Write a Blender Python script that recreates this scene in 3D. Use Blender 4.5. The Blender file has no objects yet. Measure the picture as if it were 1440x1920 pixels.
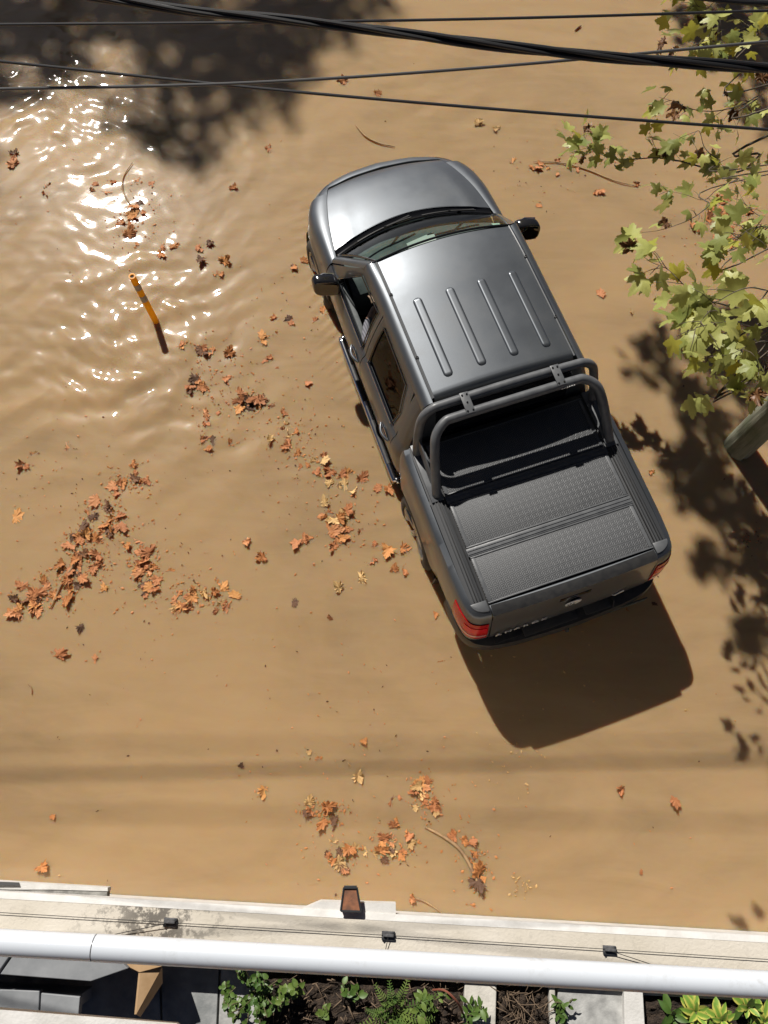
import bpy, bmesh, math, random
import numpy as np
from mathutils import Vector, Matrix, Euler
random.seed(7); rng = np.random.default_rng(7)
R = math.radians
scene = bpy.context.scene
COL = scene.collection

# ---------------------------------------------------------------- camera
CAM_H = 7.0907
CAM_R = np.array([[9.99482258e-01, 3.01652761e-02, 1.11924952e-02],
                  [3.21747701e-02, -9.37059012e-01, -3.47685479e-01],
                  [0.0, 3.47865584e-01, -9.37544418e-01]])      # rows: right, down, forward
cam_data = bpy.data.cameras.new('camera')
cam = bpy.data.objects.new('camera', cam_data); COL.objects.link(cam)
cm = Matrix.Identity(4)
for i in range(3):
    cm[i][0] = CAM_R[0][i]; cm[i][1] = -CAM_R[1][i]; cm[i][2] = -CAM_R[2][i]
cm[2][3] = CAM_H
cam.matrix_world = cm
cam_data.sensor_fit = 'VERTICAL'; cam_data.sensor_height = 32.0
cam_data.lens = 1442 / 1920 * 32.0
cam_data.clip_start = 0.05; cam_data.clip_end = 1000
scene.camera = cam

# ---------------------------------------------------------------- sky, sun, exposure
SUN_EL, SUN_AZ = 44.0, 27.0                    # azimuth: degrees left of straight ahead (+Y)
SUN = Vector((-math.sin(R(SUN_AZ)) * math.cos(R(SUN_EL)), math.cos(R(SUN_AZ)) * math.cos(R(SUN_EL)), math.sin(R(SUN_EL))))
world = bpy.data.worlds.new('World'); scene.world = world; world.use_nodes = True
nt = world.node_tree; nt.nodes.clear()
wo = nt.nodes.new('ShaderNodeOutputWorld'); bg = nt.nodes.new('ShaderNodeBackground')
sky = nt.nodes.new('ShaderNodeTexSky'); sky.sky_type = 'NISHITA'; sky.sun_disc = False
sky.sun_elevation = R(SUN_EL); sky.sun_rotation = R(-SUN_AZ); sky.air_density = 0.18; sky.dust_density = 0.45; sky.ozone_density = 0.6
bg.inputs['Strength'].default_value = 0.05
nt.links.new(sky.outputs[0], bg.inputs[0]); nt.links.new(bg.outputs[0], wo.inputs[0])
sun_data = bpy.data.lights.new('sun', 'SUN'); sun_data.energy = 5.0; sun_data.angle = R(0.53); sun_data.color = (1.0, 0.955, 0.89)
sun = bpy.data.objects.new('sun', sun_data); COL.objects.link(sun)
sun.rotation_euler = SUN.to_track_quat('Z', 'Y').to_euler(); sun.location = (-6, 12, 14)
scene.view_settings.view_transform = 'Standard'; scene.view_settings.look = 'None'
scene.view_settings.exposure = 0.12; scene.view_settings.gamma = 1.0; scene.view_settings.use_curve_mapping = False
scene.render.engine = 'CYCLES'
scene.cycles.use_denoising = True
scene.cycles.max_bounces = 8; scene.cycles.transparent_max_bounces = 12
scene.cycles.sample_clamp_indirect = 6.0
scene.cycles.caustics_reflective = False; scene.cycles.caustics_refractive = False

# ---------------------------------------------------------------- helpers
def at(u, v, z):
    """world point at height z seen at photograph position (u, v)"""
    d = CAM_R.T @ np.array([(u - 720) / 1442, (v - 960) / 1442, 1.0])
    t = (z - CAM_H) / d[2]
    return Vector((d[0] * t, d[1] * t, z))

def mesh_obj(name, verts, faces, mat, parent=None, smooth=True, mats=None, fmi=None):
    me = bpy.data.meshes.new(name)
    me.from_pydata([tuple(v) for v in verts], [], faces)
    if mats:
        for m in mats: me.materials.append(m)
        if fmi is not None: me.polygons.foreach_set('material_index', fmi)
    elif mat: me.materials.append(mat)
    if smooth: me.polygons.foreach_set('use_smooth', [True] * len(me.polygons))
    me.update()
    o = bpy.data.objects.new(name, me); COL.objects.link(o)
    if parent: o.parent = parent
    return o

def tag(o, label, cat, group=None, kind=None):
    if label: o['label'] = label
    if cat: o['category'] = cat
    if group: o['group'] = group
    if kind: o['kind'] = kind
    return o

def thing(name, label, cat, loc=(0, 0, 0), rz=0.0, group=None):
    o = bpy.data.objects.new(name, None); COL.objects.link(o)
    o.location = loc; o.rotation_euler = (0, 0, rz); o.empty_display_size = 0.2
    return tag(o, label, cat, group)

class MB:
    """collects shapes into one mesh"""
    def __init__(s): s.v = []; s.f = []
    def add(s, vs, fs):
        n = len(s.v); s.v += [tuple(x) for x in vs]; s.f += [tuple(i + n for i in f) for f in fs]; return s
    def box(s, c, d, rot=None):
        M = Euler(rot).to_matrix() if rot else Matrix.Identity(3)
        vs = []
        for z in (-1, 1):
            for y in (-1, 1):
                for x in (-1, 1):
                    vs.append(M @ Vector((x * d[0] / 2, y * d[1] / 2, z * d[2] / 2)) + Vector(c))
        return s.add(vs, [(0, 2, 3, 1), (4, 5, 7, 6), (0, 1, 5, 4), (2, 6, 7, 3), (0, 4, 6, 2), (1, 3, 7, 5)])
    def tube(s, pts, rad, n=10, cap=True):
        pts = [Vector(p) for p in pts]
        rs = rad if hasattr(rad, '__len__') else [rad] * len(pts)
        t0 = (pts[1] - pts[0]).normalized()
        up = Vector((0, 0, 1)) if abs(t0.z) < .9 else Vector((1, 0, 0))
        a = t0.cross(up).normalized(); vs = []; fs = []
        for i, p in enumerate(pts):
            t = ((pts[min(i + 1, len(pts) - 1)] - pts[max(i - 1, 0)])).normalized()
            a = (a - t * a.dot(t)).normalized(); b = t.cross(a)
            for k in range(n):
                w = 2 * math.pi * k / n
                vs.append(p + (a * math.cos(w) + b * math.sin(w)) * rs[i])
        for i in range(len(pts) - 1):
            for k in range(n):
                k2 = (k + 1) % n
                fs.append((i * n + k, i * n + k2, (i + 1) * n + k2, (i + 1) * n + k))
        if cap:
            fs.append(tuple(reversed(range(n)))); fs.append(tuple((len(pts) - 1) * n + k for k in range(n)))
        return s.add(vs, fs)
    def lathe(s, prof, c=(0, 0, 0), axis='x', n=32):
        """profile of (along, radius)"""
        vs = []; fs = []; m = len(prof)
        for k in range(n):
            w = 2 * math.pi * k / n
            for (l, r) in prof:
                q = {'x': (l, r * math.cos(w), r * math.sin(w)), 'y': (r * math.cos(w), l, r * math.sin(w)), 'z': (r * math.cos(w), r * math.sin(w), l)}[axis]
                vs.append(Vector(q) + Vector(c))
        for k in range(n):
            k2 = (k + 1) % n
            for i in range(m - 1):
                fs.append((k * m + i, k2 * m + i, k2 * m + i + 1, k * m + i + 1))
        return s.add(vs, fs)
    def grid(s, fn, nu, nv):
        vs = [fn(i / nu, j / nv) for j in range(nv + 1) for i in range(nu + 1)]
        fs = [(j * (nu + 1) + i, j * (nu + 1) + i + 1, (j + 1) * (nu + 1) + i + 1, (j + 1) * (nu + 1) + i) for j in range(nv) for i in range(nu)]
        return s.add(vs, fs)
    def prism(s, top, depth):
        """top: list of points; extruded straight down by depth"""
        n = len(top); top = [Vector(p) for p in top]
        area = sum(top[i].x * top[(i + 1) % n].y - top[(i + 1) % n].x * top[i].y for i in range(n))
        if area < 0: top.reverse()
        vs = top + [p - Vector((0, 0, depth)) for p in top]
        fs = [tuple(range(n)), tuple(reversed(range(n, 2 * n)))]
        for i in range(n):
            j = (i + 1) % n; fs.append((j, i, i + n, j + n))
        return s.add(vs, fs)
    def build(s, name, mat, parent=None, smooth=True, bevel=0, seg=2, solid=0, out=None, auto=True):
        if out is not None: s.orient(out)
        o = mesh_obj(name, s.v, s.f, mat, parent, smooth)
        if solid:
            m = o.modifiers.new('solid', 'SOLIDIFY'); m.thickness = solid; m.offset = -1
        if bevel:
            m = o.modifiers.new('bevel', 'BEVEL'); m.width = bevel; m.segments = seg; m.limit_method = 'ANGLE'; m.angle_limit = R(40)
            m.harden_normals = False
        if smooth and auto:
            m = o.modifiers.new('split', 'EDGE_SPLIT'); m.split_angle = R(38)
        return o
    def orient(s, out):
        """flip so that faces point away from out(face centre)"""
        V = [Vector(v) for v in s.v]; tot = 0
        for f in s.f:
            a, b, c = V[f[0]], V[f[1]], V[f[2]]
            nn = (b - a).cross(c - a); ce = (a + b + c) / 3
            tot += nn.dot(ce - Vector(out(ce)))
        if tot < 0: s.f = [tuple(reversed(f)) for f in s.f]

def catmull(pts, n=8):
    pts = [Vector(p) for p in pts]; P = [pts[0] * 2 - pts[1]] + pts + [pts[-1] * 2 - pts[-2]]; out = []
    for i in range(1, len(P) - 2):
        for k in range(n):
            t = k / n
            out.append(0.5 * ((2 * P[i]) + (P[i + 1] - P[i - 1]) * t + (2 * P[i - 1] - 5 * P[i] + 4 * P[i + 1] - P[i + 2]) * t * t + (3 * P[i] - P[i - 1] - 3 * P[i + 1] + P[i + 2]) * t ** 3))
    out.append(pts[-1]); return out

def cint(x, xs, ys):
    """smooth interpolation through control values (xs increasing)"""
    if x <= xs[0]: return ys[0]
    if x >= xs[-1]: return ys[-1]
    i = max(k for k in range(len(xs) - 1) if xs[k] <= x)
    d = [(ys[k + 1] - ys[k]) / (xs[k + 1] - xs[k]) for k in range(len(xs) - 1)]
    def m(k):
        if k == 0: return d[0]
        if k == len(xs) - 1: return d[-1]
        return 0 if d[k - 1] * d[k] <= 0 else 2 * d[k - 1] * d[k] / (d[k - 1] + d[k])
    h = xs[i + 1] - xs[i]; t = (x - xs[i]) / h
    return ((2 * t ** 3 - 3 * t * t + 1) * ys[i] + (t ** 3 - 2 * t * t + t) * h * m(i) + (-2 * t ** 3 + 3 * t * t) * ys[i + 1] + (t ** 3 - t * t) * h * m(i + 1))

# ---------------------------------------------------------------- materials
class NB:
    """tiny node builder"""
    def __init__(s, mat): s.t = mat.node_tree; s.l = s.t.links
    def n(s, ty, **kw):
        x = s.t.nodes.new(ty)
        for k, v in kw.items(): setattr(x, k, v)
        return x
    def val(s, sock, v):
        if hasattr(v, 'is_output') or isinstance(v, bpy.types.NodeSocket): s.l.new(v, sock)
        else: sock.default_value = v
    def m(s, op, a, b=0.0, c=None):
        x = s.n('ShaderNodeMath', operation=op); s.val(x.inputs[0], a); s.val(x.inputs[1], b)
        if c is not None: s.val(x.inputs[2], c)
        return x.outputs[0]
    def noise(s, vec, scale, detail=4, rough=.55, dist=0):
        x = s.n('ShaderNodeTexNoise'); x.inputs['Scale'].default_value = scale; x.inputs['Detail'].default_value = detail
        x.inputs['Roughness'].default_value = rough; x.inputs['Distortion'].default_value = dist
        if vec is not None: s.l.new(vec, x.inputs['Vector'])
        return x.outputs['Fac']
    def ramp(s, fac, stops):
        x = s.n('ShaderNodeValToRGB'); e = x.color_ramp.elements
        while len(e) < len(stops): e.new(0.5)
        for q, (p, c) in zip(e, stops): q.position = p; q.color = (*c, 1) if len(c) == 3 else c
        s.l.new(fac, x.inputs[0]); return x.outputs[0]
    def mix(s, fac, a, b, bt='MIX'):
        x = s.n('ShaderNodeMix', data_type='RGBA', blend_type=bt)
        s.val(x.inputs[0], fac)
        for sock, v in ((x.inputs[6], a), (x.inputs[7], b)):
            if isinstance(v, tuple): sock.default_value = (*v, 1) if len(v) == 3 else v
            else: s.l.new(v, sock)
        return x.outputs[2]
    def bump(s, h, strength=.3, dist=.01):
        x = s.n('ShaderNodeBump'); x.inputs['Strength'].default_value = strength; x.inputs['Distance'].default_value = dist
        s.l.new(h, x.inputs['Height']); return x.outputs[0]

def pmat(name, col, rough=.5, metal=0.0, spec=.5, coat=0.0, trans=0.0, ior=1.5, alpha=1.0):
    m = bpy.data.materials.new(name); m.use_nodes = True
    b = m.node_tree.nodes['Principled BSDF']
    b.inputs['Base Color'].default_value = (*col, 1); b.inputs['Roughness'].default_value = rough; b.inputs['Metallic'].default_value = metal
    b.inputs['Specular IOR Level'].default_value = spec; b.inputs['Coat Weight'].default_value = coat
    b.inputs['Transmission Weight'].default_value = trans; b.inputs['IOR'].default_value = ior; b.inputs['Alpha'].default_value = alpha
    return m
def bsdf(m): return m.node_tree.nodes['Principled BSDF']
def vary(m, c1, c2, scale, detail=5, bump=0.0, bscale=None, bdist=.01, lo=.35, hi=.65, coord='Object', rough=None):
    """noise-mottled colour and fine relief"""
    nb = NB(m); tc = nb.n('ShaderNodeTexCoord'); f = nb.noise(tc.outputs[coord], scale, detail)
    nb.l.new(nb.ramp(f, [(lo, c1), (hi, c2)]), bsdf(m).inputs['Base Color'])
    if rough:
        f3 = nb.noise(tc.outputs[coord], scale * 2.3, 4)
        nb.l.new(nb.ramp(f3, [(.3, (rough[0],) * 3), (.7, (rough[1],) * 3)]), bsdf(m).inputs['Roughness'])
    if bump:
        f2 = nb.noise(tc.outputs[coord], bscale or scale * 4, 5)
        nb.l.new(nb.bump(f2, bump, bdist), bsdf(m).inputs['Normal'])
    return m
# ---------------------------------------------------------------- water and the ground under it
M_water = pmat('muddy_water', (.40, .25, .115), .042, ior=1.33)
b = bsdf(M_water); b.inputs['Subsurface Weight'].default_value = 1.0
b.inputs['Subsurface Radius'].default_value = (1.0, .5, .18); b.inputs['Subsurface Scale'].default_value = .11
b.inputs['Coat Weight'].default_value = .13; b.inputs['Coat Roughness'].default_value = .32; b.inputs['Coat IOR'].default_value = 1.33   # ripples too fine to model
b.inputs['Subsurface Anisotropy'].default_value = 0.3
nb = NB(M_water); tc = nb.n('ShaderNodeTexCoord'); mp = nb.n('ShaderNodeMapping'); mp.inputs['Scale'].default_value = (1, 1.7, 1); mp.inputs['Rotation'].default_value = (0, 0, .5)
nb.l.new(tc.outputs['Object'], mp.inputs[0])
f = nb.noise(mp.outputs[0], .42, 6, .6, .8)
mp2 = nb.n('ShaderNodeMapping'); mp2.inputs['Scale'].default_value = (.55, 2.6, 1); mp2.inputs['Rotation'].default_value = (0, 0, -.12); nb.l.new(tc.outputs['Object'], mp2.inputs[0])
st = nb.noise(mp2.outputs[0], 1.5, 7, .62, 1.4)                       # silt streaks drawn out by the current
c1 = nb.ramp(f, [(.30, (.312, .219, .124)), (.52, (.402, .279, .154)), (.72, (.445, .302, .164))])
c2 = nb.mix(nb.ramp(st, [(.35, (0, 0, 0)), (.7, (.55, .55, .55))]), c1, (.445, .318, .185))
nb.l.new(c2, b.inputs['Base Color'])
f2 = nb.noise(mp.outputs[0], 7, 3, .5)
nb.l.new(nb.bump(f2, .05, .02), b.inputs['Normal'])

def axis_coords(lo, hi, step, far):
    a = list(np.arange(lo, hi, step)); g = step; x = hi; up = []
    while x < far: up.append(x); g *= 1.25; x += g
    g = step; x = lo - step; dn = []
    while x > -far: dn.append(x); g *= 1.25; x -= g
    return np.array(dn[::-1] + a + up)
xs = axis_coords(-5.6, 5.4, .022, 90); ys = axis_coords(-1.6, 10.6, .022, 90)
X, Y = np.meshgrid(xs, ys)
def lump(cx, cy, rx, ry, a=0):
    c, s = math.cos(a), math.sin(a); dx = X - cx; dy = Y - cy
    return np.exp(-(((c * dx + s * dy) / rx) ** 2 + ((-s * dx + c * dy) / ry) ** 2))
stir = .15 + .62 * lump(-3.2, 5.2, 1.9, 2.3) + .42 * lump(-4.6, 7.6, 1.8, 1.5) + .4 * lump(-2.6, 8.8, 2.6, 1.3) + .75 * lump(-2.6, 4.1, 1.1, 1.1) + .2 * lump(1.5, 8.5, 4, 1.5)
stir = stir * (.55 + .45 * np.sin(X * 1.3 + 1.1 * np.sin(Y * .9)) * np.sin(Y * 1.7 + .8 * np.sin(X * 1.1)) + .25)
stir = np.clip(stir, .05, 1.25)
wx = X + .12 * np.sin(Y * 1.9 + X * .7) + .05 * np.sin(Y * 4.3); wy = Y + .10 * np.sin(X * 2.3 + 1.0) + .05 * np.sin(X * 5.1 + Y)
Hh = np.zeros_like(X); wr = np.random.default_rng(3)
for i in range(40):
    lam = float(np.exp(wr.uniform(math.log(.10), math.log(.75)))); th = wr.normal(2.2, .55)
    k = 2 * math.pi / lam; slope = .019 * (lam / .5) ** .15
    Hh += slope / k * np.sin(k * (math.cos(th) * wx + math.sin(th) * wy) + wr.uniform(0, 6.28))
Z = Hh * stir
# short ripples spreading from the truck's left side
Z += .0034 * lump(-.42, 4.7, .30, 1.5, .36) * np.sin(46 * (Y * .8 - X * .6) + 3 * np.sin(X * 5) + 2 * np.sin(Y * 3)) 
rp = np.hypot(X + 2.53, Y - 4.77); Z += .0022 * np.exp(-rp / .55) * np.sin(rp * 34)
for i in range(16):                       # steeper short chop round the yellow post
    lam = float(wr.uniform(.17, .42)); th = wr.normal(2.15, .5); k = 2 * math.pi / lam
    Z += ((.026) * lump(-2.75, 4.1, .9, 1.15) + .005 * lump(-3.6, 5.6, 1.4, 1.4)) / k * np.sin(k * (math.cos(th) * wx + math.sin(th) * wy) + wr.uniform(0, 6.28))
fade = np.clip((12 - np.maximum(np.abs(X), np.abs(Y - 4.5))) / 4, 0, 1); Z *= fade
nx, ny = len(xs), len(ys)
V = np.c_[X.ravel(), Y.ravel(), Z.ravel()]
idx = np.arange(nx * ny).reshape(ny, nx)
F = np.stack([idx[:-1, :-1], idx[:-1, 1:], idx[1:, 1:], idx[1:, :-1]], -1).reshape(-1, 4)
me = bpy.data.meshes.new('flood_water'); me.vertices.add(len(V)); me.vertices.foreach_set('co', V.ravel())
me.loops.add(F.size); me.loops.foreach_set('vertex_index', F.ravel().astype(np.int32))
me.polygons.add(len(F)); me.polygons.foreach_set('loop_start', np.arange(0, F.size, 4, dtype=np.int32))
me.polygons.foreach_set('use_smooth', np.ones(len(F), dtype=bool)); me.update(calc_edges=True); me.materials.append(M_water)
water = bpy.data.objects.new('flood_water', me); COL.objects.link(water); water['kind'] = 'structure'
ZGRID = (xs, ys, Z)
def wz(x, y):
    i = min(max(int(np.searchsorted(xs, x)), 0), nx - 1); j = min(max(int(np.searchsorted(ys, y)), 0), ny - 1)
    return float(Z[j, i])
M_asph = vary(pmat('asphalt', (.05, .05, .05), .9), (.04, .04, .04), (.065, .062, .058), 30, bump=.3)
road = MB().add([(-90, -90, -.24), (90, -90, -.24), (90, 90, -.24), (-90, 90, -.24)], [(0, 1, 2, 3)]).build('road', M_asph)
road['kind'] = 'structure'

# ---------------------------------------------------------------- overhead cables
M_cable = pmat('black_cable', (.012, .012, .013), .45)
M_wire = pmat('dark_wire', (.03, .03, .032), .4)
M_wireg = pmat('grey_wire', (.10, .10, .10), .4)
def span(pts, z, sag=.0, ext=4.0):
    P = [at(u, v, z) for u, v in pts]
    a = (P[0] - P[1]).normalized(); c = (P[-1] - P[-2]).normalized()
    mid = catmull(P, 30)
    return [P[0] + a * ext * (1 - k / 60) for k in range(60)] + mid + [P[-1] + c * ext * (k + 1) / 60 for k in range(60)]
cb = thing('cable_bundle', 'thick bundle of twisted black cables crossing the top of the picture', 'cable')
path = span([(200, -3), (350, 20), (520, 37), (750, 63), (1000, 92), (1200, 111), (1440, 128)], 5.85)
for k in range(5):
    pts = []; L = 0; rr = .0067 if k else 0
    for i, p in enumerate(path):
        if i: L += (p - path[i - 1]).length
        w = 2 * math.pi * (k / 4 + L / .95)
        t = (path[min(i + 1, len(path) - 1)] - path[max(i - 1, 0)]).normalized(); a = t.cross(Vector((0, 0, 1))).normalized(); bb = t.cross(a)
        wob = 1 + .25 * math.sin(L * 2.1 + k)
        pts.append(p + (a * math.cos(w) + bb * math.sin(w)) * rr * wob)
    MB().tube(pts, .0048 if k else .0044, 8).build('strand', M_cable, cb)
def wire(label, pts, z, r, m):
    o = MB().tube(span(pts, z), r, 8).build('overhead_wire', m); tag(o, label, 'wire', 'thin overhead wires'); return o
wire('thin wire running nearly level across the top, behind the thick bundle', [(0, 46), (480, 42), (960, 34), (1440, 20)], 5.35, .0042, M_wire)
wire('thin wire rising from left to right, crossing the thick bundle near the right', [(0, 167), (450, 156), (900, 127), (1440, 78)], 5.7, .0036, M_wireg)
wire('thin wire falling from left to right, lowest of the wires', [(0, 115), (480, 165), (960, 207), (1440, 243)], 5.3, .0045, M_wire)
wire('short end of a wire in the top right corner above the leaves', [(1300, -6), (1380, 3), (1440, 6), (1500, 9)], 5.0, .010, M_cable)

# power lines higher than the camera, out of view: their soft shadows band the water near the wall
for lab, rows, r in (('power line high over the street, lowest and thickest of the three', (1464, 1446, 1432, 1420), .0165), ('power line high over the street, middle of the three', (1522, 1528, 1536, 1548), .010), ('power line high over the street, farthest from the houses', (1392, 1396, 1396, 1388), .008)):
    P = [at(u, v, 0) + SUN * ((8.6 if r > .015 else 11.5) / SUN.z) for u, v in zip((-300, 400, 1000, 1740), rows)]
    P = [P[0] + (P[0] - P[1]).normalized() * 8] + P + [P[-1] + (P[-1] - P[-2]).normalized() * 8]
    tag(MB().tube(catmull(P, 8), r, 8).build('power_line', M_cable), lab, 'cable', 'power lines above the view')

# ---------------------------------------------------------------- wooden pole at the right
M_pole = pmat('weathered_wood', (.25, .24, .17), .85)
nb = NB(M_pole); tc = nb.n('ShaderNodeTexCoord'); mp = nb.n('ShaderNodeMapping'); mp.inputs['Scale'].default_value = (14, 14, 1.1); nb.l.new(tc.outputs['Object'], mp.inputs[0])
f = nb.noise(mp.outputs[0], 2.2, 8, .65); f2 = nb.noise(tc.outputs['Object'], 3.0, 4)
c = nb.ramp(f, [(.28, (.07, .068, .05)), (.45, (.20, .20, .145)), (.7, (.30, .30, .22))])
nb.l.new(nb.mix(nb.ramp(f2, [(.45, (0, 0, 0)), (.7, (1, 1, 1))]), c, (.13, .16, .085)), bsdf(M_pole).inputs['Base Color'])
nb.l.new(nb.bump(f, .7, .02), bsdf(M_pole).inputs['Normal'])
pb = at(1385, 838, 0)
pole = thing('wooden_pole', 'weathered greenish wooden pole standing in the water at the right edge', 'pole', (pb.x, pb.y, -.24))
n = 28; vs = []; fs = []; hs = [0, .05, .2, .26, .3, .6, 1.2, 2, 3.2, 4.6, 6.4]
for j, h in enumerate(hs):
    for k in range(n):
        w = 2 * math.pi * k / n
        rr = .150 - .006 * h + .006 * math.sin(3 * w + h) + .004 * math.sin(7 * w)
        if k in (3, 17, 22): rr -= .016          # drying cracks
        vs.append((rr * math.cos(w), rr * math.sin(w), h))
for j in range(len(hs) - 1):
    for k in range(n): fs.append((j * n + k, j * n + (k + 1) % n, (j + 1) * n + (k + 1) % n, (j + 1) * n + k))
fs.append(tuple((len(hs) - 1) * n + k for k in range(n)))
MB().add(vs, fs).build('shaft', M_pole, pole, auto=False)
M_band = pmat('rusty_band', (.12, .10, .08), .6, .6)
MB().lathe([(0, .141), (0, .147), (.03, .147), (.03, .141)], (0, 0, 1.9), 'z', 28).build('metal_band', M_band, pole)

# ---------------------------------------------------------------- yellow delineator post
M_yel = vary(pmat('yellow_plastic', (.90, .50, .02), .45), (.95, .54, .02), (.80, .40, .015), 14)
nb = NB(M_yel); tr = nb.n('ShaderNodeBsdfTranslucent'); tr.inputs[0].default_value = (1.0, .62, .03, 1); mx = nb.n('ShaderNodeMixShader'); mx.inputs[0].default_value = .55
nb.l.new(bsdf(M_yel).outputs[0], mx.inputs[1]); nb.l.new(tr.outputs[0], mx.inputs[2]); nb.l.new(mx.outputs[0], [x for x in M_yel.node_tree.nodes if x.type == 'OUTPUT_MATERIAL'][0].inputs[0])
M_refl = vary(pmat('dirty_reflective_tape', (.5, .42, .33), .4), (.55, .45, .36), (.36, .26, .17), 25)
M_dark = pmat('dark_void', (.02, .015, .01), .8)
yb = at(292, 602, 0); ytop = at(247, 517, .56)
yp = thing('flexible_post', 'yellow flexible lane post with pale bands sticking out of the rippling water', 'post', (yb.x, yb.y, -.24))
d = (ytop - yb); dirn = d / d.z
def yat(h): return Vector((dirn.x * (h - .24), dirn.y * (h - .24), h))
def ring(name, h0, h1, r, m, par): return MB().tube([yat(h0 + (h1 - h0) * i / 4) for i in range(5)], r, 18, cap=True).build(name, m, par)
ring('tube', 0, .785, .034, M_yel, yp)
ring('band', .50, .565, .0355, M_refl, yp); ring('band', .64, .70, .0355, M_refl, yp)
MB().lathe([(0, .034), (.016, .036), (.016, .022), (.004, .020)], yat(.785), 'z', 18).build('rim', M_yel, yp)
MB().lathe([(0, .0), (0, .0205)], yat(.790), 'z', 18).build('hollow', M_dark, yp)
# ---------------------------------------------------------------- the pickup truck (local frame: x right, y forward from rear bumper, z up from road)
TR_LOC = (1.6452, 1.5003, -.24); TR_RZ = .36238
truck = thing('pickup_truck', 'dark grey double cab pickup truck with covered bed driving through muddy flood water', 'pickup truck', TR_LOC, TR_RZ)

def paint(name, base, flake):
    m = pmat(name, base, .36, .75, coat=.45); b = bsdf(m); b.inputs['Coat Roughness'].default_value = .06; b.inputs['Coat IOR'].default_value = 1.5
    nb = NB(m); tc = nb.n('ShaderNodeTexCoord')
    f = nb.noise(tc.outputs['Object'], 900, 2, .5); d = nb.noise(tc.outputs['Object'], 2.6, 6, .62)
    c = nb.mix(f, tuple(x * .75 for x in base), flake)
    dirt = nb.ramp(d, [(.5, (0, 0, 0)), (.78, (.14, .14, .14))])
    sp = nb.n('ShaderNodeSeparateXYZ'); nb.l.new(tc.outputs['Object'], sp.inputs[0]); d2 = nb.noise(tc.outputs['Object'], 9, 6, .7)
    low = nb.m('MULTIPLY', nb.m('SUBTRACT', .66, nb.m('ADD', sp.outputs[2], nb.m('MULTIPLY', nb.m('SUBTRACT', d2, .5), .35))), 4.0)     # mud splashed up from the flood
    mud = nb.ramp(low, [(0, (0, 0, 0)), (.6, (.7, .7, .7))])
    nb.l.new(nb.mix(mud, nb.mix(dirt, c, (.14, .12, .095)), (.20, .135, .075)), b.inputs['Base Color'])
    nb.l.new(nb.ramp(d, [(.35, (.40,) * 3), (.75, (.50,) * 3)]), b.inputs['Roughness'])
    nb.l.new(nb.ramp(d, [(.35, (.05,) * 3), (.8, (.16,) * 3)]), b.inputs['Coat Roughness'])
    return m
M_paint = paint('dark_grey_metallic_paint', (.084, .092, .102), (.175, .19, .207))
M_blk = vary(pmat('black_plastic', (.018, .018, .019), .5), (.014, .014, .015), (.028, .027, .026), 18, bump=.08, bscale=160)
M_gloss = pmat('gloss_black', (.012, .012, .013), .12, coat=.6)
M_rub = vary(pmat('tyre_rubber', (.018, .017, .016), .8), (.014, .014, .014), (.05, .04, .028), 9, bump=.2)
M_chr = pmat('bright_metal', (.62, .63, .64), .14, 1.0)
M_alloy = vary(pmat('alloy_rim', (.42, .42, .42), .32, .9), (.34, .33, .31), (.5, .5, .5), 14)
M_bar = vary(pmat('graphite_bar_paint', (.10, .104, .11), .42), (.09, .094, .10), (.125, .13, .135), 12, bump=.04, bscale=260, rough=(.36, .5))
M_void = pmat('cabin_black', (.008, .008, .008), .9)
M_cloth = vary(pmat('dark_seat_fabric', (.03, .03, .032), .9), (.02, .02, .022), (.045, .044, .045), 40, bump=.2)
M_dash = vary(pmat('dashboard_plastic', (.09, .10, .10), .65), (.075, .085, .085), (.11, .12, .12), 20, bump=.05)
def glass(name, tint, rough=.01, refl=.75):
    m = pmat(name, tint, rough, ior=1.5); b = bsdf(m); b.inputs['Alpha'].default_value = 1.0
    nb = NB(m); tr = nb.n('ShaderNodeBsdfTransparent'); tr.inputs[0].default_value = (*tint, 1)
    gl = nb.n('ShaderNodeBsdfGlossy'); gl.inputs['Roughness'].default_value = rough; gl.inputs[0].default_value = (1, 1, 1, 1)
    fr = nb.n('ShaderNodeFresnel'); fr.inputs[0].default_value = 1.55; mx = nb.n('ShaderNodeMixShader')
    fac = nb.m('MULTIPLY', fr.outputs[0], refl)
    nb.l.new(fac, mx.inputs[0]); nb.l.new(tr.outputs[0], mx.inputs[1]); nb.l.new(gl.outputs[0], mx.inputs[2])
    out = [x for x in m.node_tree.nodes if x.type == 'OUTPUT_MATERIAL'][0]; nb.l.new(mx.outputs[0], out.inputs[0]); return m
M_wind = glass('windscreen_glass', (.66, .78, .74), .01, .5)
M_tint = glass('tinted_window_glass', (.03, .027, .025), .01, .4)

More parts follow.
